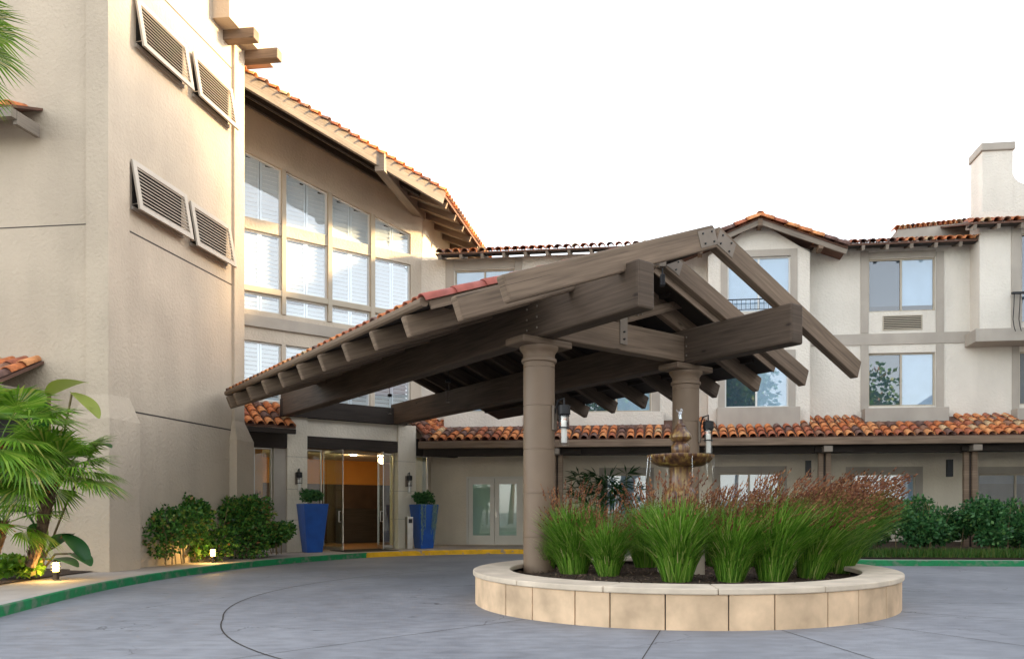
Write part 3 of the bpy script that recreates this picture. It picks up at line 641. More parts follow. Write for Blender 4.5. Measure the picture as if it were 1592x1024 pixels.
# roof
pl = [PB(0, 20.0, 0)]
r0 = Vector((-3.935, 22.46, 0)); bR = BA.u.dot(r0)
quad = [PB(bR, 20.0, 0), r0+UV.n*12, r0+UV.n*12-UV.u*7, PB(bR-9.5, 20.0, 0)]
quad = [Vector((q.x, q.y, 0)) for q in quad]
m = MB(); m.box8([q+Z*(roofz(q)-.12) for q in quad], [q+Z*(roofz(q)-.03) for q in quad]); lrf = m.build('roof', M['deck'], lb_)
sf = MB(); q2 = [quad[0]-BA.u*.1+BA.n*.1, quad[1]-UV.u*.2, quad[2], quad[3]+BA.n*.1]; sf.box8([q+Z*(roofz(q)-.15) for q in q2], [q+Z*(roofz(q)-.122) for q in q2]); sf.build('roof_boarding', M['wood_grey'], lrf)
e0 = PB(bR, 20.0, 0); e1 = PB(bR-8.5, 20.0, 0)
MB().beam(e0+Z*(roofz(e0)-.2), e1+Z*(roofz(e1)-.2), .09, .40).build('rake_fascia', M['wood_grey'], lrf, bevel=.01)
for off in (.75, 1.5):
    f0 = PB(bR-.4, 20.0+off, 0); f1 = PB(bR-8.5, 20.0+off, 0); MB().beam(f0+Z*(roofz(f0)-.24), f1+Z*(roofz(f1)-.24), .09, .18).build('lookout_rafter', M['wood_dark'], lrf)
dsl = (UV.u-Z*RP).normalized(); nsl = (Z+UV.u*RP).normalized()
for k in range(27):                       # tiles stepping down the rake
    q = PB(bR-.15-k*.27, 20.02, 0); loc = q+Z*(roofz(q)+.0)+dsl*.22
    inst('roof_tile', TILE, lrf, basis((-dsl).cross(nsl), -dsl, nsl, loc))
for k in range(44):                       # eave tiles along the right side
    q = r0+UV.n*(.12+k*.25); loc = q+Z*(roofz(q)-.01)+dsl*.08
    inst('roof_tile', TILE, lrf, basis((-dsl).cross(nsl), -dsl, nsl, loc))
st = MB(); base = tile_mesh()
for k in range(40):
    for r in range(1, 14):
        q = r0+UV.n*(.12+k*.27-.0)-UV.u*(r*.37)
        if BA.n.dot(q) < 20.1: continue
        mt = basis((-dsl).cross(nsl), -dsl, nsl, q+Z*roofz(q)); i = len(st.v); st.v += [tuple(mt @ Vector(v)) for v in base.v]; st.f += [tuple(a+i for a in f) for f in base.f]; st.uv += base.uv
st.build('upper_tile_courses', M['tile'], lrf)['kind'] = 'stuff'
for k in range(9):                        # eave rafters
    q = r0+UV.n*(.5+k*.95); a = q-UV.u*.06; b = q-UV.u*(RU-uC+.1)
    MB().beam(a+Z*(roofz(a)-.24), b+Z*(roofz(b)-.24), .1, .18).build('rafter_tail', M['wood'], lrf)
vb0 = P_(uC-.1, cC+.2, zt0-.12); vb1 = P_(uC-.1, cC-3.45, zt0-.12)
MB().beam(vb0, vb1, .28, .52).build('outrigger_beam', M['wood_grey'], lb_, bevel=.012)
# entrance front
AE = 21.15; bp0, bp1 = bu(446.5, AE), bu(478, AE); bq0, bq1 = bu(619, AE), bu(647, AE)
for a, b in ((bp0, bp1), (bq0, bq1)):
    pr = MB().fbox(BA, a, b, AE, AE+.6, .1, 3.86).build('pier', M['stucco_cream'], lb_, bevel=.012)
    for z_ in (1.0, 1.85, 2.75): MB().fbox(BA, a-.002, b+.002, AE-.002, AE+.602, z_, z_+.012).build('pier_joint', M['trim'], pr)
MB().fbox(BA, bp1+.002, bq0-.002, AE+.06, AE+.5, 3.36, 3.85).build('entry_header', M['stucco_cream'], lb_)
MB().fbox(BA, bp1+.002, bq0-.002, AE+.02, AE+.5, 3.02, 3.355).build('entry_lintel', M['wood_dark'], lb_)
MB().fbox(BA, bL+.6, bp0-.002, AE+.0, AE+.4, 2.98, 3.5).build('storefront_lintel', M['wood_dark'], lb_)
MB().fbox(BA, bq1+.002, bq1+1.6, AE+.25, AE+.5, 2.98, 3.5).build('storefront_lintel', M['wood_dark'], lb_)
# low tiled lean-to roof on both sides of the canopy
for a, b, nt_ in ((bp0-2.0, bp0+.12, 8), (bq1+.1, bq1+1.7, 6)):
    ze, zr, ae = 3.55, 4.35, AE-.35; m = MB(); q = [(a, ae, ze), (b, ae, ze), (b, AW, zr), (a, AW, zr)]
    m.box8([PB(x, y, z-.06) for x, y, z in q], [PB(x, y, z) for x, y, z in q]); rf = m.build('lean_to_roof', M['deck'], lb_)
    sv2 = (BA.n*(AW-ae)+Z*(zr-ze)).normalized(); tile_field(rf, PB(a, ae, ze), BA.u, sv2, nt_, (0, 1, 2, 3), pitch=(b-a)/nt_)
    MB().fbox(BA, a, b, ae-.02, ae+.1, ze-.2, ze-.07).build('gutter', M['wood_dark'], rf)
# glazing
def glazed(a, b, z0, z1, c_, name='sidelight'):
    m = MB(); w = .035; m.fbox(BA, a, b, c_, c_+.05, z0, z0+.09); m.fbox(BA, a, b, c_, c_+.05, z1-w, z1); m.fbox(BA, a, a+w, c_+.001, c_+.049, z0+.09, z1-w); m.fbox(BA, b-w, b, c_+.001, c_+.049, z0+.09, z1-w)
    o = m.build(name, M['steel_b'], lb_); MB().fbox(BA, a+w, b-w, c_+.02, c_+.028, z0+.09, z1-w).build('pane', M['glass_clear'], o); return o
glazed(bL+.8, bp0-.35, .13, 2.97, AE+.15); glazed(bp1+.01, bp1+.50, .13, 3.0, AE+.25); glazed(bq0-.52, bq0-.01, .13, 3.0, AE+.25); glazed(bq1+.02, bq1+.55, .13, 2.97, AE+.3)
MB().fbox(BA, bp0-.34, bp0-.01, AE+.05, AE+.45, .1, 2.97).build('pier_return', M['trim'], lb_)
for hb, sgn in ((bp1+.53, 1), (bq0-.55, -1)):            # glass door leaves standing open
    d_ = (BA.u*(.25*sgn)-BA.n*.97).normalized(); p0 = PB(hb, AE+.25, .15); fr2 = Frame((d_.x, d_.y), (-d_.y, d_.x)); u0_, c0_ = fr2.u.dot(p0), fr2.n.dot(p0)
    m = MB(); m.fbox(fr2, u0_, u0_+.92, c0_, c0_+.03, .15, .25); m.fbox(fr2, u0_, u0_+.92, c0_, c0_+.03, 2.9, 2.97); m.fbox(fr2, u0_, u0_+.02, c0_+.004, c0_+.026, .25, 2.9); m.fbox(fr2, u0_+.9, u0_+.92, c0_+.004, c0_+.026, .25, 2.9)
    dl = m.build('glass_door', M['steel_b'], lb_); MB().fbox(fr2, u0_+.02, u0_+.9, c0_+.011, c0_+.019, .25, 2.9).build('pane', M['glass_clear'], dl)
    hm = MB(); pa = fr2.pt(u0_+.82, c0_-.05, 0)
    hm.tube([fr2.pt(u0_+.82, c0_+.01, .95), pa+Z*.95, pa+Z*1.25, fr2.pt(u0_+.82, c0_+.01, 1.25)], .013, 8); hm.build('pull_handle', M['steel_b'], dl)
# interior
ri = MB(); b0_, b1_ = bL+.4, bq1+.45
b2_ = bq1+2.6
for x0, x1, y0, y1 in ((b0_, b1_, .3, 2.3), (b0_, b2_, 2.3, 5.2)):
    MB().face([PB(x0, AE+y0, .128), PB(x1, AE+y0, .128), PB(x1, AE+y1, .128), PB(x0, AE+y1, .128)]).build('lobby_floor', M['floor_in'], lb_)
    MB().fbox(BA, x0, x1, AE+y0, AE+y1, 3.06, 3.1).build('lobby_ceiling', M['stucco_white'], lb_)
MB().fbox(BA, b0_, b2_, AE+5.1, AE+5.2, 2.2, 3.06).build('lobby_back_wall', M['orange'], lb_); MB().fbox(BA, b0_, b2_, AE+5.0, AE+5.2, .13, 2.2).build('lobby_panelling', M['brownwall'], lb_)
for x, y0 in ((b0_, 1.3), (b2_, 2.3)): MB().fbox(BA, x-.05, x+.05, AE+y0, AE+5, .13, 3.06).build('lobby_side_wall', M['brownwall'], lb_)
MB().fbox(BA, bp1+2.6, bp1+4.0, AE+4.2, AE+4.7, .13, 1.35).build('reception_console', M['wood_dark'], lb_)
MB().fbox(BA, bp0-1.55, bp0-1.1, AE+.75, AE+1.2, .13, 2.3).build('display_cabinet', M['brownwall'], lb_)
MB().fbox(BA, bp0-.95, bp0-.45, AE+.7, AE+.8, .9, 3.0).build('lobby_partition', M['orange'], lb_)
for b_, a_ in ((bp1+.3, 2.2), (bq0-.5, 2.2), (bp1+1.3, 5.5), (bp0-.7, 2.0)):
    MB().lathe(PB(b_, AE+a_, 3.035), [(.09, 0), (.09, .02)], 16).build('downlight', emit('downlight_glow', (1, .78, .4), 25), lb_)
    ld = bpy.data.lights.new('downlight_lamp', 'POINT'); ld.energy = 3.5; ld.color = (1, .68, .32); ld.shadow_soft_size = .12; lo = bpy.data.objects.new('downlight_lamp', ld); scene.collection.objects.link(lo); attach(lo, lb_); lo.location = PB(b_, AE+a_, 2.9)
gl_ = thing('leaf_garland', 'orange autumn leaf garland hung inside the lobby window', 'garland', PB(bp0-.7, AE+.55, 1.6))
gm_ = MB()
for k in range(160):
    t = rnd.random(); c_ = PB(bp0-1.05+.7*t, AE+.6, 1.85-.5*t*t)+Vector((rnd.gauss(0, .05), rnd.gauss(0, .03), rnd.gauss(0, .05))); a_ = Vector((rnd.gauss(0, 1), rnd.gauss(0, 1), rnd.gauss(0, 1))).normalized()*.05; b_ = a_.orthogonal().normalized()*.03; gm_.face([c_-a_, c_+b_, c_+a_, c_-b_])
gm_.build('leaves', M['autumn'], gl_)

# ---------------------------------------------------------------- tower
tw = thing('stair_tower', 'tall beige stucco tower with pilasters, flared base and louvred shutters', 'building', UV.pt(-11, 14, .1))
uT, cT, cTe = -10.2, 12.856, 17.43
MB().fbox(UV, -17, uT-.07, cT+.07, cTe-.05, .1, 15.5).build('wall', M['stucco_tower'], tw)
def pilaster(u0, u1, c0, c1, fl, name='pilaster'):
    m = MB(); zf0, zf1 = 2.95, 3.42
    def sec(u0, u1, c0, c1, z): return [P_(u0, c0, z), P_(u1, c0, z), P_(u1, c1, z), P_(u0, c1, z)]
    f = [u0-fl[0], u1+fl[1], c0-fl[2], c1+fl[3]]
    m.box8(sec(*f, .05), sec(*f, zf0)); i = MB(); m.box8(sec(*f, zf0+.0005), sec(u0, u1, c0, c1, zf1)); m.box8(sec(u0, u1, c0, c1, zf1+.0005), sec(u0, u1, c0, c1, 15.5))
    return m.build(name, M['stucco_tower'], tw)
pilaster(-10.65, uT, cT, 13.42, (.22, .12, .12, .14))
pilaster(-10.5, uT, 17.0, cTe, (.0, .12, .1, .22))
zj = [UV.G(200, 357, uT)[1], UV.G(200, 638.5, uT)[1], UV.G(260, 0, uT)[1]]
for z_ in zj: MB().fbox(UV, uT-.2, uT-.066, 13.43, 16.99, z_, z_+.03).build('joint', M['groove'], tw)
zf_ = UV.F(70, 350, cT)[1]; MB().fbox(UV, -17, -10.66, cT+.066, cT+.2, zf_, zf_+.02).build('joint', M['groove'], tw)
MB().fbox(UV, -12.5, -9.85, 16.2, 18.2, 12.55, 16).build('upper_block', M['stucco_tower'], tw)
for c_, e_ in ((16.75, -9.5), (17.55, -9.35)): MB().beam(P_(-10.6, c_, 12.45), P_(e_, c_, 12.45), .24, .25).build('corbel', M['wood'], tw, bevel=.015)
# bahama shutters
def bahama(c0, c1, zt, zb, lab):
    out = .17; u_ = uT-.06; fr_ = lambda c_, s_: P_(u_+.05+out*s_, c_, zt-(zt-zb)*s_)     # s: 0 top hinge, 1 bottom
    par = MB(); n = (P_(u_, 0, 0)-P_(u_, 0, 0)); ax = (fr_(c0, 1)-fr_(c0, 0)).normalized(); cc = UV.n; nr = ax.cross(cc).normalized()
    w = .11
    par.beam(fr_(c0+w/2, 0), fr_(c0+w/2, 1), .045, w, cc); par.beam(fr_(c1-w/2, 0), fr_(c1-w/2, 1), .045, w, cc)
    par.beam(fr_(c0+w, .05), fr_(c1-w, .05), .043, w, ax); par.beam(fr_(c0+w, .94), fr_(c1-w, .94), .043, w*1.1, ax)
    sh = par.build('bahama_shutter', M['tower_shutter'], tw, bevel=.005); sh['label'] = lab
    for k in range(11):
        s_ = .13+.74*k/10; MB().beam(fr_(c0+w, s_), fr_(c1-w, s_), .012, .075, (ax*.75+nr*.66)).build('slat', M['tower_shutter'], sh)
    MB().fbox(UV, u_-.02, u_+.02, c0+.1, c1-.12, zb+.1, zt-.05).build('window_opening', M['dark'], sh)
    m = MB(); m.fbox(UV, u_-.015, u_+.035, c0+.06, c1-.06, zb+.03, zb+.1); m.build('window_sill', M['trim'], sh)
    for c_ in (c0+.06, c1-.06): MB().tube([P_(u_, c_, zb+.12), fr_(c_, .85)], .008, 6).build('stay', M['steel_b'], sh)
for (xa, xb_), ya, yb, nm in (((205, 290), 247, 330, 'lower'), ((296, 358), 312, 392, 'lower'), ((211, 291), -6, 80, 'upper'), ((300, 361), 80, 168, 'upper')):
    c0, z1 = UV.G(xa, ya, uT); c1, _ = UV.G(xb_, ya, uT); _, z0 = UV.G(xa, yb, uT)
    bahama(c0, c1, z1, z1-.98, 'propped louvred shutter in the %s pair' % nm)
# small tiled canopies on the tower front (left)
def small_roof(u0, u1, ze, proj, rise, parent, fas='wood_grey'):
    c_e = cT-proj; m = MB(); q = [(u0, c_e, ze), (u1, c_e, ze), (u1, cT+.1, ze+rise), (u0, cT+.1, ze+rise)]
    m.box8([P_(x, y, z-.05) for x, y, z in q], [P_(x, y, z) for x, y, z in q]); rf = m.build('awning_roof', M['deck'], parent)
    tile_field(rf, P_(u0, c_e, ze), UV.u, (UV.n*(proj+.1)+Z*rise).normalized(), int((u1-u0)/.27), tuple(range(int(math.hypot(proj, rise)/.39+.6))))
    MB().fbox(UV, u0, u1, c_e-.03, c_e+.09, ze-.22, ze-.055).build('fascia', M[fas], rf); MB().fbox(UV, u1-.08, u1, c_e+.1, cT, ze-.3, ze-.06).build('end_rafter', M[fas], rf)
    return rf
u1_, z1_ = UV.F(62, 590, cT-.9); u1_ = UV.F(64, 590, cT)[0]; small_roof(-14, u1_, z1_, .9, .55, tw)
u2_, z2_ = UV.F(58, 160, cT-.6); u2_ = UV.F(62, 160, cT)[0]; small_roof(-14, u2_, z2_, .6, .3, tw)
MB().fbox(UV, -14, u1_-.3, cT+.05, cT+.068, 1.6, z1_-.2).build('porch_opening', M['dark'], tw); MB().fbox(UV, u1_-.55, u1_-.42, cT-.7, cT-.57, .2, z1_-.2).build('porch_post', M['wood'], tw)

# ---------------------------------------------------------------- canopy
cn = thing('entrance_canopy', 'large timber porte cochere with heavy brown beams on two round columns', 'canopy', BA.pt(8.367, 13, 0))
b1, b2, bm_ = 6.742, 9.992, 8.367; aC, aT, aBk = 9.333, 6.98, 21.3; ZB0, ZB1 = 3.85, 4.47
for b_ in (b1, b2):
    bo = MB().beam(PB(b_, aT, (ZB0+ZB1)/2), PB(b_, aBk, (ZB0+ZB1)/2), .30, ZB1-ZB0).build('main_beam', M['wood_shaded'], cn, bevel=.035)
    for z_ in (4.0, 4.16, 4.32):
        for da in (-.16, .1):
            MB().lathe(PB(b_-.155, aC+da, z_), [(.014, -.014), (.014, .014)], 8).build('bolt', M['steel'], bo)
    cl = MB(); base_z = .30; R_ = .24; c_ = PB(b_, aC, 0)
    drum = [z for z in (0.30, .86, 1.52, 2.18, 2.84, 3.42)]
    prof = [(R_, .2)]
    for z in drum[1:]: prof += [(R_, z-.006), (R_-.008, z-.004), (R_-.008, z+.004), (R_, z+.006)]
    prof += [(R_, 3.50), (R_+.025, 3.51), (R_+.03, 3.535), (R_+.025, 3.56), (R_, 3.57), (R_+.004, 3.64), (R_+.03, 3.675), (R_+.055, 3.71), (R_+.058, 3.74)]
    co = cl.lathe(c_, prof, 40).build('column', M['column'], cn, True)
    MB().fbox(BA, b_-.46, b_+.46, aC-.24, aC+.24, 3.742, 3.848).build('capital_block', M['wood'], co, bevel=.02)
tb = MB().beam(PB(b1+.15, aC, 4.12), PB(b2-.15, aC, 4.12), .24, .46).build('tie_beam', M['wood'], cn, bevel=.02)
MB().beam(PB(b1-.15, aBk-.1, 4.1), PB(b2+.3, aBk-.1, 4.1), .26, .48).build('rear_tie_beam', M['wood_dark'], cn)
RT, RS = 5.39, .394
def rz(b_): return RT-RS*abs(b_-bm_)
for s_ in (-1, 1):   # scissor struts with steel straps
    p0, p1 = PB(bm_-.1*s_, aC-.02, 4.38), PB(bm_+s_*1.45, aC-.02, 4.93); stt = MB().beam(p0, p1, .16, .15).build('scissor_strut', M['wood'], cn, bevel=.01)
    for t in (.28, .34, .8, .86):
        q = p0.lerp(p1, t)-BA.n*.09; MB().tube([q, q-BA.n*.02], .014, 8).build('bolt', M['steel'], stt)
sp = MB().fbox(BA, bm_-.08, bm_+.08, aC-.14, aC-.122, 4.0, 4.46).build('steel_strap', M['steel'], cn)
for z_ in (4.08, 4.2): MB().tube([PB(bm_, aC-.14, z_), PB(bm_, aC-.165, z_)], .016, 8).build('bolt', M['black'], sp)
RK = [7.283+1.065*i for i in range(11)]+[18.5]
for i, a_ in enumerate(RK):
    dep, w = (.32, .15) if i < 2 else (.29, .13)
    for s_, hl in ((-1, 3.62), (1, 3.78)):
        dv = Vector((BA.u.x*s_, BA.u.y*s_, -RS)).normalized(); e_ = hl
        if i >= 9 and s_ > 0: e_ = 2.6
        if i >= 2 and s_ < 0: e_ = 3.80
        z_off = -dep/2*math.hypot(1, RS)
        p0 = PB(bm_+s_*.003, a_, RT+z_off); p1 = PB(bm_+s_*e_, a_, RT-RS*e_+z_off)
        rf = MB().beam(p0, p1, w, dep).build('rafter', M['wood'] if i < 3 or s_ < 0 else M['wood_shaded'], cn, bevel=.03 if s_ < 0 else .012)
        if i < 3:
            for t in ((.05, .11) if i == 0 else (.06,)):
                pl_ = MB()
            q0 = p0-BA.n*(w/2+.004); up_ = dv.cross(BA.n).normalized(); up_ = up_ if up_.z > 0 else -up_
            MB().beam(q0+dv*.02, q0+dv*.40, .008, dep*.72, up_).build('gusset_plate', M['steel'], rf)
            for t in (.1, .3):
                for v in (-.07, .07): q = q0+dv*t+up_*v; MB().tube([q, q-BA.n*.02], .014, 8).build('bolt', M['black'], rf)
MB().beam(PB(bm_, aT+.35, RT-.16), PB(bm_, 19, RT-.16), .1, .3).build('ridge_board', M['wood_dark'], cn)
aS = 8.98; aEnd = 18.75
for s_, hw in ((-1, 3.74), (1, 3.70)):
    m = MB(); q = [(bm_, aS), (bm_+s_*hw, aS), (bm_+s_*hw, aEnd), (bm_, aEnd)]
    if s_ < 0: q = [q[1], q[0], q[3], q[2]]
    m.box8([PB(b_, a_, rz(b_)+.012) for b_, a_ in q], [PB(b_, a_, rz(b_)+.07) for b_, a_ in q]); dk = m.build('roof_deck', M['wood_dark'], cn)
    sl = (BA.u*(-s_)+Z*RS).normalized(); O = PB(bm_+s_*hw, aS if s_ > 0 else aS, rz(bm_+s_*hw)+.07); ncol = int((aEnd-aS)/.27)
    nn = (Z+BA.u*s_*RS).normalized(); st = MB()
    for k in range(ncol):
        for r in range(10):
            mt = basis(sl.cross(nn), sl, nn, O+BA.n*(k*.27+.13)+sl*(r*.39-.06)+nn*.015)
            if r == 0: inst('roof_tile', TILE, dk, mt)
            else: i = len(st.v); st.v += [tuple(mt @ Vector(v)) for v in base.v]; st.f += [tuple(a+i for a in f) for f in base.f]; st.uv += base.uv
    st.build('upper_tile_courses', M['tile'], dk)['kind'] = 'stuff'
    L = hw*math.hypot(1, RS); big = tile_mesh('v', .56, .12, .10)
    vm = big.mesh('verge_tile', M['red_tile'], True, True)
    for k in range(8): inst('verge_tile', vm, dk, basis(sl.cross(nn), sl, nn, PB(bm_+s_*hw, aS-.02, rz(bm_+s_*hw)+.075)+sl*(k*L/8-.04)+nn*.012))
    MB().beam(PB(bm_+s_*.02, aS-.06, rz(bm_)+.02), PB(bm_+s_*(hw-.05), aS-.06, rz(bm_+hw-.05)+.02), .03, .12).build('verge_board', M['wood'], dk)
    if s_ < 0: MB().tube([PB(bm_+s_*(hw+.03), aS-.05, rz(bm_+hw)+.07), PB(bm_+s_*(hw+.03), aEnd, rz(bm_+hw)+.07)], .065, 10).build('gutter', M['wood'], dk)
# purlins under the deck
for s_ in (-1, 1):
    for t in (1.0, 2.2, 3.2):
        b_ = bm_+s_*t; MB().beam(PB(b_, aS+.1, rz(b_)-.02), PB(b_, aEnd-.1, rz(b_)-.02), .08, .06).build('purlin', M['wood_dark'], cn)

# lanterns, sconces, camera
def sconce(p, out, lab, s_=1.0):
    t = thing('wall_lantern', lab, 'lantern', p); o_ = Vector((out[0], out[1], 0)).normalized(); sd_ = Z.cross(o_); f_ = Frame((sd_.x, sd_.y), (o_.x, o_.y)); u_, c_ = f_.u.dot(p), f_.n.dot(p); z = p.z
    MB().fbox(f_, u_-.07*s_, u_+.07*s_, c_, c_+.03, z-.13*s_, z+.2*s_).build('back_plate', M['steel'], t, bevel=.005)
    cx_ = p+o_*.15*s_
    MB().tube([p+o_*.02+Z*.1*s_, p+o_*.06*s_+Z*.27*s_, p+o_*.15*s_+Z*.3*s_, cx_+Z*.2*s_], .014*s_, 8).build('arm', M['black'], t)
    MB().lathe(cx_, [(.07*s_, .07*s_), (.085*s_, .08*s_), (.085*s_, .2*s_), (.05*s_, .21*s_)], 20).build('hood', M['black'], t, True)
    MB().lathe(cx_, [(.062*s_, -.34*s_), (.066*s_, -.33*s_), (.066*s_, .07*s_)], 20).build('glass_cylinder', M['lantern'], t, True)
    MB().lathe(cx_, [(.04*s_, -.30*s_), (.04*s_, .0)], 12).build('diffuser', M['white'], t, True)
    cg = MB()
    for zz in (-.1, .06): cg.lathe(cx_+Z*zz*s_, [(.072*s_, -.008), (.076*s_, 0), (.072*s_, .008)], 20)
    for k in range(4): a_ = k*math.pi/2+.6; q = cx_+Vector((math.cos(a_), math.sin(a_), 0))*.074*s_; cg.tube([q+Z*.07*s_, q-Z*.12*s_], .007*s_, 6)
    cg.build('cage', M['black'], t); return t
col1, col2 = PB(b1, aC, 0), PB(b2, aC, 0)
for c_, zy, d_ in ((col1, 2.62, 'lantern on the round column standing at the planter front'), (col2, 2.62, 'lantern on the round column behind the fountain')):
    o_ = Vector((.95, -.3, 0)).normalized(); sconce(c_+o_*.235+Z*zy, o_, 'black caged '+d_, 1.12)
for b_, lab in (((bp0+bp1)/2, 'black wall lantern on the pier beside the blue pot with no trailing plant'), ((bq0+bq1)/2, 'black wall lantern on the pier above the steel ash bin')):
    sconce(PB(b_, AE, 2.12), -BA.n, lab, 1.0)
for px, py, lab in ((697, 608, 'slim glass pendant hanging under the dark canopy roof'), (606, 628, 'pendant lantern hanging near the canopy rear opening')):
    p = at_d(px, py, 17.0 if px > 650 else 20); t = thing('pendant_light', lab, 'pendant', p)
    MB().tube([p+Z*.25, p+Z*(rz(bm_+.5)-p.z)], .008, 6).build('rod', M['black'], t); MB().lathe(p, [(.05, -.25), (.05, .2)], 14).build('glass_cylinder', M['lantern'], t); MB().lathe(p, [(.06, .2), (.06, .26), (.02, .28)], 14).build('cap', M['black'], t)
p = at_d(1030, 432, 11.2); t = thing('security_camera', 'small dark security camera hanging from the front rafter', 'camera', p)
MB().tube([p+Z*.0, p+Z*.19], .012, 8).build('stalk', M['black'], t); MB().box(p.x-.05, p.x+.05, p.y-.05, p.y+.05, p.z+.16, p.z+.24).build('mount', M['steel'], t); MB().box(p.x-.035, p.x+.035, p.y-.05, p.y+.06, p.z-.12, p.z+.05).build('housing', M['black'], t, bevel=.012)

# ---------------------------------------------------------------- round planter with fountain and grasses
pw = thing('planter_wall', 'round low planter wall faced with tan stone blocks', 'planter', PCN)
def arcblock(r0, r1, t0, t1, z0, z1, n=4):
    m = MB(); I, O = [], []
    for k in range(n+1):
        t = t0+(t1-t0)*k/n; d_ = Vector((math.cos(t), math.sin(t), 0)); I.append(PCN+d_*r0); O.append(PCN+d_*r1)
    ringp = O+list(reversed(I)); return m.box8([q+Z*z0 for q in ringp], [q+Z*z1 for q in ringp])
t = math.radians(180); end = t+2*math.pi; i = 0
wid = [.15, .2, .24, .17, .22]
while t < end-.02:
    w = wid[i % 5]*rnd.uniform(.85, 1.15); w = min(w, end-t) if end-t-w > .1 else end-t
    arcblock(PR-.35, PR-rnd.uniform(.012, .02), t+.0022, t+w-.0022, -.02, .375).build('stone_block', M['stone'], pw, bevel=.008); t += w; i += 1
arcblock(PR-.36, PR-.04, 0, 2*math.pi-.0001, -.02, .372, 72).build('mortar_core', M['groove'], pw)
nc = 15
for k in range(nc): arcblock(PR-.50, PR+.012, 2*math.pi*k/nc+.0012+.1, 2*math.pi*(k+1)/nc-.0012+.1, .377, .445, 7).build('cap_stone', M['cap'], pw, bevel=.014)
sl_ = MB(); sl_.lathe(PCN, [(PR-.36, .1), (PR-.36, .31), (1.2, .36), (.05, .37)], 48); tag(sl_.build('mulch_bed', M['soil'], pw), kind='stuff')
chips = MB()
for k in range(2600):
    a_ = rnd.uniform(0, 6.283); r_ = (PR-.5)*math.sqrt(rnd.random()); c_ = PCN+Vector((r_*math.cos(a_), r_*math.sin(a_), .325+.05*(1-r_/PR)+rnd.random()*.015)); d_ = Vector((rnd.gauss(0, 1), rnd.gauss(0, 1), rnd.gauss(0, .35))).normalized()*.035; e_ = Vector((-d_.y, d_.x, rnd.gauss(0, .01)))*.35; chips.face([c_-d_, c_+e_, c_+d_, c_-e_])
M['chip'] = leafmat('bark_chip', [(0, (.05, .03, .02)), (.6, (.12, .075, .05)), (1, (.22, .15, .10))], .9, 0); chips.build('bark_chips', M['chip'], pw)['kind'] = 'stuff'
ft = thing('fountain', 'tiered stone fountain with fluted bowl, stained yellow and brown', 'fountain', PCN+Z*.36)
fb = PCN.copy()
MB().box(fb.x-.30, fb.x+.30, fb.y-.30, fb.y+.30, .3, 1.0).build('plinth', M['cap'], ft, bevel=.02)
MB().lathe(fb, [(.34, 1.0), (.34, 1.08), (.25, 1.12), (.22, 1.18), (.235, 1.26), (.245, 1.4), (.235, 1.50), (.20, 1.55), (.165, 1.60), (.15, 1.75), (.165, 1.92), (.2, 1.96)], 32, .025, 12).build('pedestal', M['fount'], ft, True)
MB().lathe(fb, [(.15, 1.87), (.30, 1.89), (.40, 1.94), (.455, 2.0), (.47, 2.02), (.47, 2.045), (.44, 2.05), (.36, 2.0), (.1, 1.97)], 64, .02, 32).build('bowl', M['fount'], ft, True)
MB().lathe(fb, [(.12, 1.97), (.10, 2.03), (.125, 2.10), (.13, 2.17), (.10, 2.21), (.085, 2.235), (.12, 2.25), (.155, 2.30), (.15, 2.34), (.10, 2.40), (.07, 2.45), (.075, 2.47), (.04, 2.5), (.035, 2.56), (.015, 2.57)], 32, .04, 10).build('finial', M['fount'], ft, True)
wj = MB()
for k in range(10): q = fb+Vector((rnd.gauss(0, .012), rnd.gauss(0, .012), 2.56)); wj.tube([q, q+Vector((rnd.gauss(0, .01), 0, .07)), q+Vector((rnd.gauss(0, .025), rnd.gauss(0, .02), rnd.uniform(.1, .16)))], .009, 5, .004)
wj.build('water_jet', M['water'], ft)
wd_ = MB(); 
for k in range(16):
    a_ = rnd.choice([rnd.uniform(-.5, .3), rnd.uniform(2.9, 3.6), rnd.uniform(0, 6.28)]); q = fb+Vector((math.cos(a_)*.468, math.sin(a_)*.468, 2.03)); L = rnd.uniform(.08, .4); wd_.tube([q, q+Vector((math.cos(a_)*.02, math.sin(a_)*.02, -L))], .0022, 4, .001)
wd_.build('water_drips', M['water'], ft)['kind'] = 'stuff'

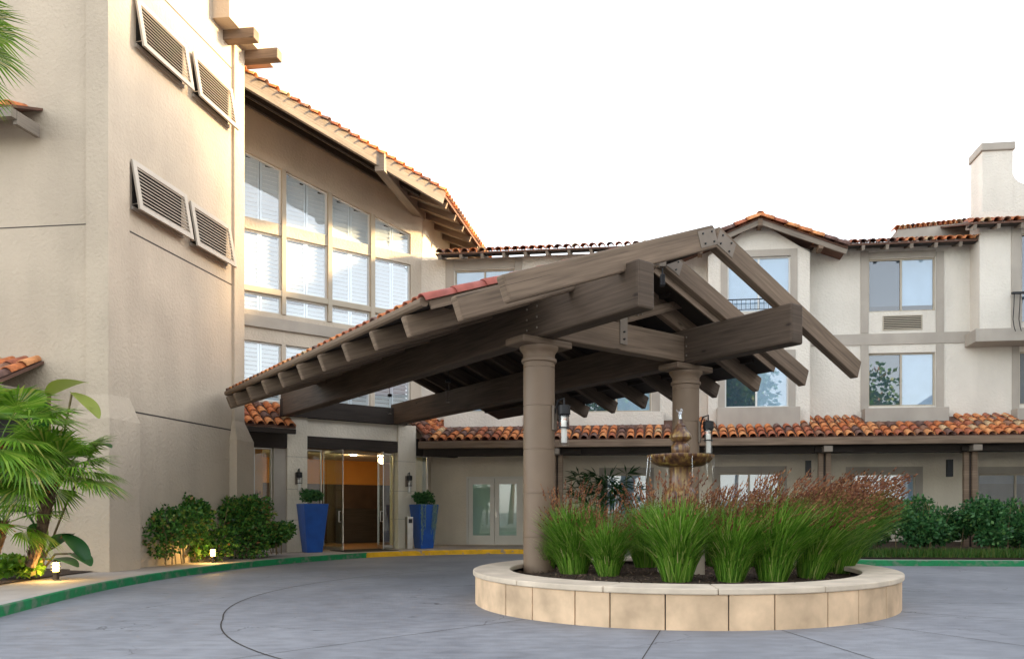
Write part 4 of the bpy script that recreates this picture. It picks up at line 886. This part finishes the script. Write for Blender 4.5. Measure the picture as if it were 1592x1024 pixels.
def grass_mesh(n, h, spread, lean, seed, nseed):
    r = random.Random(seed); m = MB(); s = MB()
    for k in range(n+nseed):
        a = r.uniform(0, 6.283); rr = .16*math.sqrt(r.random()); b = Vector((rr*math.cos(a), rr*math.sin(a), 0)); isd = k >= n
        out = r.random()**.7*spread*(.62 if isd else 1); a2 = a+r.gauss(0, .5); hh = h*(r.uniform(.5, 1.0) if not isd else r.uniform(.62, 1.14))
        tip = b+Vector((math.cos(a2)*out+lean*hh, math.sin(a2)*out, hh*(1-.42*out*out))); mid = b.lerp(tip, .5)+Vector((0, 0, .12*hh))-Vector((math.cos(a2), math.sin(a2), 0))*out*.18
        side_ = Vector((-math.sin(a2+r.gauss(0, .6)), math.cos(a2), 0)).normalized()*(r.uniform(.0045, .0075) if not isd else .003)
        q1 = b.lerp(mid, .55)+Vector((0, 0, .03)); pts_ = [b, q1, mid, mid.lerp(tip, .55)+Vector((0, 0, .025)), tip]; ws = [1, 1.1, 1, .7, .1]
        for i_ in range(4): m.face([pts_[i_]-side_*ws[i_], pts_[i_]+side_*ws[i_], pts_[i_+1]+side_*ws[i_+1], pts_[i_+1]-side_*ws[i_+1]])
        if isd:
            d_ = (tip-mid).normalized(); d_ = (d_+Vector((lean*1.2+.15, 0, -.1))).normalized(); L = r.uniform(.08, .2); w_ = d_.orthogonal().normalized()
            for j in range(7):
                c_ = tip+d_*(L*j/6); ww = (w_*math.cos(j*2.1)+d_.cross(w_)*math.sin(j*2.1))*r.uniform(.012, .024)
                s.face([c_-d_*.012, c_+ww, c_+d_*.03, c_-ww*.3])
    return m, s
gv = []
for i_, (ln, sd_) in enumerate(((.0, 3), (.14, 5), (.30, 8))):
    a, s_ = grass_mesh(1700, 1.06, .58, ln, sd_, (120, 260, 420)[i_]); gv.append((a.mesh('grass_blades', M['grass']), s_.mesh('grass_seed_heads', M['seed'])))
def clump(px, py, k, s_, lab, d=None, rot=0, seeds=True):
    p = on_z(px, py, .33); t = thing('ornamental_sedge', lab, 'plant', p, 'sedge clumps in the round planter')
    for me, nm in ((gv[k][0], 'blades'), (gv[k][1], 'seed_heads')):
        if nm == 'seed_heads' and not seeds: continue
        o = bpy.data.objects.new(nm, me); scene.collection.objects.link(o); o.parent = t; o['kind'] = 'stuff'
    t.rotation_euler = (0, 0, rot); t.scale = (s_, s_, s_)
GL = 'green reedy sedge clump with brown seed heads in the round planter'
rg = random.Random(31)
for px, py, k in ((948, 898, 0), (1060, 906, 0), (1142, 906, 1), (1208, 904, 1), (1262, 899, 2), (1312, 890, 2), (1010, 884, 0), (1105, 880, 1), (1180, 880, 1), (1240, 878, 2), (1290, 878, 2), (890, 893, 0)):
    s_, rt = rg.uniform(.88, 1.12)*(.92 if px < 1020 else 1.04), (rg.uniform(0, 6.28) if k == 0 else rg.uniform(-.5, .5)); px += rg.uniform(-10, 10)
    clump(px, py, k, s_, GL, rot=rt)
clump(882, 892, 0, .62, 'small bare green sedge clump at the foot of the column', rot=2, seeds=False)
clump(852, 888, 0, .5, 'smallest sedge tuft tight against the round column in the planter', rot=1, seeds=False)

# ---------------------------------------------------------------- shrubs and plants
def leaf_cloud(center, rad, n, size, seed, lobes=7, squash=1.0):
    r = random.Random(seed); m = MB(); L = []
    for k in range(lobes):
        L.append((Vector((r.uniform(-.6, .6)*rad[0], r.uniform(-.6, .6)*rad[1], r.uniform(-.35, .5)*rad[2])), r.uniform(.4, .62)))
    for k in range(n):
        c, s_ = r.choice(L); d = Vector((r.gauss(0, 1), r.gauss(0, 1), r.gauss(0, 1))).normalized(); q = r.random()**.35
        p = center+c+Vector((d.x*rad[0]*s_, d.y*rad[1]*s_, d.z*rad[2]*s_))*q*r.uniform(.85, 1.12)
        if p.z < center.z-rad[2]*.98: continue
        a = (d+Vector((r.gauss(0, .7), r.gauss(0, .7), r.gauss(0, .6)))).normalized()*size*r.uniform(.6, 1.3); b = a.orthogonal().normalized(); b = (b*math.cos(k)+a.normalized().cross(b)*math.sin(k))*size*.36
        m.face([p, p+a*.5+b, p+a, p+a*.5-b])
    return m
def shrub(name, lab, p, rad, n, size, mat, seed, stems=10, cat='shrub', group=None):
    t = thing(name, lab, cat, p, group); c = p+Z*rad[2]*.86; leaf_cloud(c, rad, n, size, seed).build('foliage', M[mat], t)
    r = random.Random(seed); m = MB()
    for k in range(stems): q = p+Vector((r.uniform(-.5, .5)*rad[0], r.uniform(-.5, .5)*rad[1], 0)); m.tube([q, q+Vector((r.gauss(0, .06), r.gauss(0, .06), rad[2]*.8)), q+Vector((r.gauss(0, .15), r.gauss(0, .15), rad[2]*1.5))], .012, 5, .005)
    m.build('stems', M['stem'], t); return t
for i_, (px, py, w, h, lab) in enumerate(((240, 878, .62, .62, 'loose nandina shrub with bare canes beside the tower pilaster'), (295, 872, .75, .72, 'nandina shrub behind the lit path light'), (350, 866, .75, .74, 'dense nandina shrub by the storefront glass'), (405, 863, .5, .45, 'low sprawling shrub at the end of the bed beside the blue pot'))):
    p = on_z(px, py, .16); p.y += .35; shrub('nandina_shrub', lab, p, (w*1.2, .65, h*1.08), 6500, .085, 'leaf', 20+i_, 14)
hx = [6.4, 7.5, 8.6, 9.6, 10.7, 11.8, 12.9, 14.0]
for i_, x in enumerate(hx): shrub('hedge_shrub', 'dark green leafy shrub in the hedge below the ground floor windows', Vector((x, 20.2-.1*x+(i_ % 2)*.35, .22)), (.98, .75, .66+.09*(i_ % 3)), 4600, .10, 'leaf_b', 40+i_, 6, 'shrub', 'hedge along the guest building')
gc = MB(); r = random.Random(99)
for k in range(9000):
    x = r.uniform(5.4, 15.5); i0 = min(range(len(rb)), key=lambda q: abs(rb[q].x-x)); y = rb[i0].y+.02+r.random()**.8*.9
    p = Vector((x, y, .17)); a = Vector((r.gauss(0, .05), r.gauss(0, .05), r.uniform(.08, .24))); b = Vector((r.gauss(0, 1), r.gauss(0, 1), 0)).normalized()*.009; gc.face([p-b, p+b, p+a*.6+b*.9, p+a]); 
tag(gc.build('grass_border', M['ground_cover']), 'low strip of grassy ground cover along the green kerb', 'ground cover', kind='stuff')
# lady palm behind the planter
p = on_z(935, 858, .13); p = UV.pt(UV.u.dot(at_d(937, 800, 21)), 22.9, .15); t = thing('lady_palm', 'dark green lady palm clump in front of the ground floor window', 'palm', p); r = random.Random(5)
for k in range(46):
    a = r.uniform(0, 6.283); hh = r.uniform(1.1, 2.25); c = p+Vector((math.cos(a)*r.uniform(.1, 1.0), math.sin(a)*r.uniform(.1, .6), hh)); m = MB(); m.tube([p+Vector((math.cos(a)*.2, math.sin(a)*.2, 0)), c], .008, 4)
    ou = Vector((math.cos(a), math.sin(a), .25)).normalized()
    for j in range(9):
        d = (ou+Vector((r.gauss(0, .6), r.gauss(0, .6), r.gauss(.1, .5)))).normalized(); b = d.cross(Z).normalized()*.032; L = r.uniform(.36, .55); m.face([c, c+d*L*.5+b, c+d*L-Z*.06, c+d*L*.5-b])
    m.build('frond', M['dpalm'], t)
# fan palms at the tower foot
def fan_frond(c, d, R, r, nseg=26, droop=.25, open_=2.4):
    d = d.normalized(); s_ = d.cross(Z).normalized(); u = s_.cross(d).normalized(); m = MB()
    for j in range(nseg):
        t = (j/(nseg-1)-.5)*open_*1.15; v = (d*math.cos(t)+s_*math.sin(t)); L = R*(1-.18*abs(t))*r.uniform(.92, 1.05); w = v.cross(u).normalized()*R*.026
        tip = c+v*L-Z*droop*R*(.5+r.random()*.6); md = c+v*L*.6-Z*droop*R*.12+u*.01
        m.face([c+v*.02, md+w, tip, md-w])
    return m
def fan_palm(base, crown, nf, R, lab, seed, az0=0, az1=6.283):
    r = random.Random(seed); t = thing('fan_palm', lab, 'palm', base); m = MB(); k = 14
    path = [base.lerp(crown, i/k)+Vector((math.sin(i*.4)*.02, 0, 0)) for i in range(k+1)]; m.tube(path, .065, 10, .085)
    for i in range(260):
        q = base.lerp(crown, r.random()); a = r.uniform(0, 6.283); o_ = Vector((math.cos(a), math.sin(a), 0)); q += o_*.07; b = Vector((-o_.y, o_.x, 0))*.02; m.face([q-b, q+b, q+o_*.05+Z*.09+b*.3, q+o_*.05+Z*.09-b*.3])
    m.build('trunk', M['bark'], t)
    for k in range(nf):
        a = az0+(az1-az0)*k/nf+r.gauss(0, .2); el = r.uniform(-.5, 1.15); d = Vector((math.cos(a)*math.cos(el), math.sin(a)*math.cos(el), math.sin(el))); PL = r.uniform(.35, .6)*R/.6
        e = crown+d*PL+Z*(.05); st = MB(); st.tube([crown, crown+d*PL*.5+Z*.04, e], .008, 5, .006); fo = st.build('frond', M['palm'], t)
        fan_frond(e, (d-Z*.25), R, r).build('frond_fan', M['palm'], fo)
    inf = MB()
    for k in range(60): q = crown+Vector((r.gauss(0, .1), r.gauss(0, .1)-.05, r.gauss(-.05, .06))); a = Vector((r.gauss(0, 1), r.gauss(0, 1), r.gauss(0, 1))).normalized()*.03; inf.face([q-a, q+a.orthogonal().normalized()*.02, q+a])
    inf.build('fruit_cluster', M['autumn'], t)
fb_ = on_z(47, 892, .2); fan_palm(at_d(48, 880, 12.0), at_d(85, 745, 11.9), 38, .66, 'mediterranean fan palm with shaggy leaning trunk beside the tower pilaster', 11)
fan_palm(at_d(-60, 885, 11.2), at_d(-2, 690, 11.2), 34, .74, 'fan palm reaching in from the edge with bright broad fans, its trunk out of view', 12)
fan_palm(at_d(-20, 890, 11.6), at_d(5, 815, 11.6), 20, .55, 'low young fan palm between the larger palms at the bed edge', 14)
p0 = at_d(-75, 880, 10.2); fan_palm(p0, at_d(-105, 60, 10.2), 20, .8, 'tall palm whose frond tips hang beside the upper tower eave', 13)
# bird of paradise
def big_leaf(base, tip_dir, L, W, r, mat, t, fold=.25, bend=.3):
    d = tip_dir.normalized(); s_ = d.cross(Z).normalized(); u = s_.cross(d); m = MB(); n = 9; prev = None
    for i in range(n+1):
        q = i/n; w = W*math.sin(math.pi*min(1, q*.93+.05))**.7; c = base+d*L*q-Z*bend*L*q*q; a = c+s_*w+u*fold*w; b = c-s_*w+u*fold*w
        if prev: m.face([prev[1], c, a, prev[0]]); m.face([c, prev[1], prev[2], b])
        prev = (a, c, b)
    o = m.build('leaf', M[mat], t, True); return o
t = thing('bird_of_paradise', 'giant bird of paradise with torn yellowing leaves against the tower', 'plant', at_d(60, 885, 12.6)); r = random.Random(3)
sb = at_d(62, 880, 12.6)
for (px, py, dx, dz, L, W, mt, dd) in ((75, 615, .8, .45, .95, .2, 'banana_y', .5), (78, 612, -.85, .1, .9, .2, 'banana_y', .5), (66, 672, .02, .9, .85, .17, 'banana', .5), (112, 610, .75, -.35, .62, .17, 'banana_y', .6), (150, 690, .5, .05, .4, .1, 'banana', 0), (85, 850, .6, .6, .6, .17, 'banana', .2), (75, 870, .9, .12, .62, .17, 'banana', .3), (60, 850, .1, .9, .6, .15, 'banana', .3), (100, 830, .8, -.5, .6, .17, 'banana', .35), (55, 820, -.3, .8, .6, .15, 'banana', .3), (110, 860, .7, -.1, .45, .16, 'banana', .4)):
    b_ = at_d(px, py, 12.6-dd); m = MB(); m.tube([sb+Vector((r.uniform(-.1, .1), 0, 0)), sb.lerp(b_, .5)+Vector((0, 0, .1)), b_], .018, 6); m.build('stalk', M['leaf_b'] if False else M['stem'], t)
    big_leaf(b_, Vector((dx, -.25, dz)), L, W, r, mt, t)
shrub('fern', 'low bright green fern by the lit path light under the palm', on_z(45, 893, .2)+Vector((0, -.2, 0)), (.42, .3, .2), 900, .11, 'palm', 77, 3, 'fern')
# path lights
for px, py, lab in ((87, 900, 'lit path light with stacked louvres under the fan palm'), (331, 873, 'lit path light with stacked louvres in front of the nandina hedge')):
    p = on_z(px, py, .15); t = thing('path_light', lab, 'path light', p)
    MB().lathe(p, [(.045, 0), (.045, .1), (.06, .1), (.06, .13)], 16).build('stake', M['black'], t); MB().lathe(p, [(.04, .13), (.04, .27)], 14).build('lamp', emit('path_lamp_glow', (1, .62, .12), 14), t)
    for z_ in (.16, .21, .26): MB().lathe(p, [(.045, z_-.008), (.075, z_-.012), (.075, z_-.004), (.045, z_+.004)], 18).build('louvre', M['yellow'] if False else M['steel_b'], t)
    MB().lathe(p, [(.07, .285), (.06, .30), (.02, .315)], 16).build('cap', M['black'], t)
    ld = bpy.data.lights.new('path_lamp', 'POINT'); ld.energy = 3.5; ld.color = (1, .62, .2); ld.shadow_soft_size = .05; lo = bpy.data.objects.new('path_lamp', ld); scene.collection.objects.link(lo); attach(lo, t); lo.location = p+Vector((0, -.12, .22))
# blue pots
def pot(b_, a_, lab, trail):
    p = PB(b_, a_, .13); t = thing('potted_plant', lab, 'potted plant', p); h, w0, w1 = 1.32, .21, .33; m = MB()
    def sq(w, z): return [PB(b_-w, a_-w, z), PB(b_+w, a_-w, z), PB(b_+w, a_+w, z), PB(b_-w, a_+w, z)]
    m.box8(sq(w0, .13), sq(w1, .13+h)); m.build('pot', M['blue'], t, bevel=.015); MB().box8(sq(w1-.04, .13+h), sq(w1-.04, .13+h+.005)).build('soil', M['soil'], t)
    leaf_cloud(p+Z*(h+.16), (.34, .34, .24), 1500, .07, int(b_*10), 6).build('foliage', M['leaf_b'], t)
    if trail:
        m = MB(); r = random.Random(4)
        for k in range(16):
            x = r.choice([r.uniform(-.30, -.12), r.uniform(.1, .32)]); L = r.uniform(.6, 1.25)
            for j in range(int(L/.018)):
                z_ = 1.45-j*.018; off = w1-(w1-w0)*(1.45-z_)/h+.03; q = PB(b_+x*(1-.2*j*.018)+r.gauss(0, .012), a_-off-r.random()*.02, z_); a = Vector((r.gauss(0, 1), r.gauss(0, 1), r.gauss(0, 1))).normalized()*.016; c = a.orthogonal().normalized()*.012; m.face([q-a, q+c, q+a, q-c])
        m.build('trailing_stems', M['succ'], t)
pot(bp1-.08, AE-.62, 'tall tapered blue pot with leafy plant beside the open glass door', False)
pot(bq1-.02, AE-.55, 'tall blue pot with trailing pale succulent strands', True)
p = PB(bq0-.02, AE-.75, .13); t = thing('ash_bin', 'slim brushed steel ash bin in front of the trailing blue pot', 'bin', p); MB().fbox(BA, bq0-.10, bq0+.08, AE-.84, AE-.66, .13, 1.08).build('body', M['steel_b'], t, bevel=.01); MB().fbox(BA, bq0-.07, bq0+.05, AE-.842, AE-.838, .9, 1.02).build('slot', M['black'], t)
dm = MB().fbox(BA, bp1+.6, bq0-.6, AE-1.3, AE-.1, .131, .142).build('door_mat', M['dark']); tag(dm, 'dark mat in front of the open glass doors', 'mat')
for i_, (x, y, h, lab) in enumerate(((29.5, 17.5, 20, 'unseen tall tree added to shade the tower, behind the wing nearest the drive'), (31, 22.5, 21, 'unseen tallest tree added to shade the tower, behind the end of the wing'), (30, 12.5, 19, 'unseen tall tree added to shade the tower, behind the middle of the wing'))):  # unseen trees, added to keep direct sun off the tower
    p = Vector((x, y, 0)); t = thing('added_shade_tree', lab, 'tree', p); MB().tube([p, p+Z*h*.4+Vector((.3, 0, 0)), p+Z*h*.8], .3, 10, .08).build('trunk', M['bark'], t)
    leaf_cloud(p+Z*h*.62, (4.2, 4.0, h*.38), 13000, .55, 80+i_, 14).build('crown', M['leaf'], t)
# tall trees across the drive, behind the photographer (mirrored in the windows)
for i_, (x, y, h) in enumerate(((-6, -24, 15), (4, -27, 17), (14, -22, 14), (-17, -20, 14))):
    p = Vector((x, y, 0)); t = thing('courtyard_tree', 'tall broad tree across the drive, mirrored in the windows', 'tree', p, 'trees across the drive'); MB().tube([p, p+Z*h*.3+Vector((.3, 0, 0)), p+Z*h*.75], .28, 10, .08).build('trunk', M['bark'], t)
    leaf_cloud(p+Z*h*.68, (4.2, 4, h*.36), 3500, .5, 60+i_, 10).build('crown', M['leaf'], t)
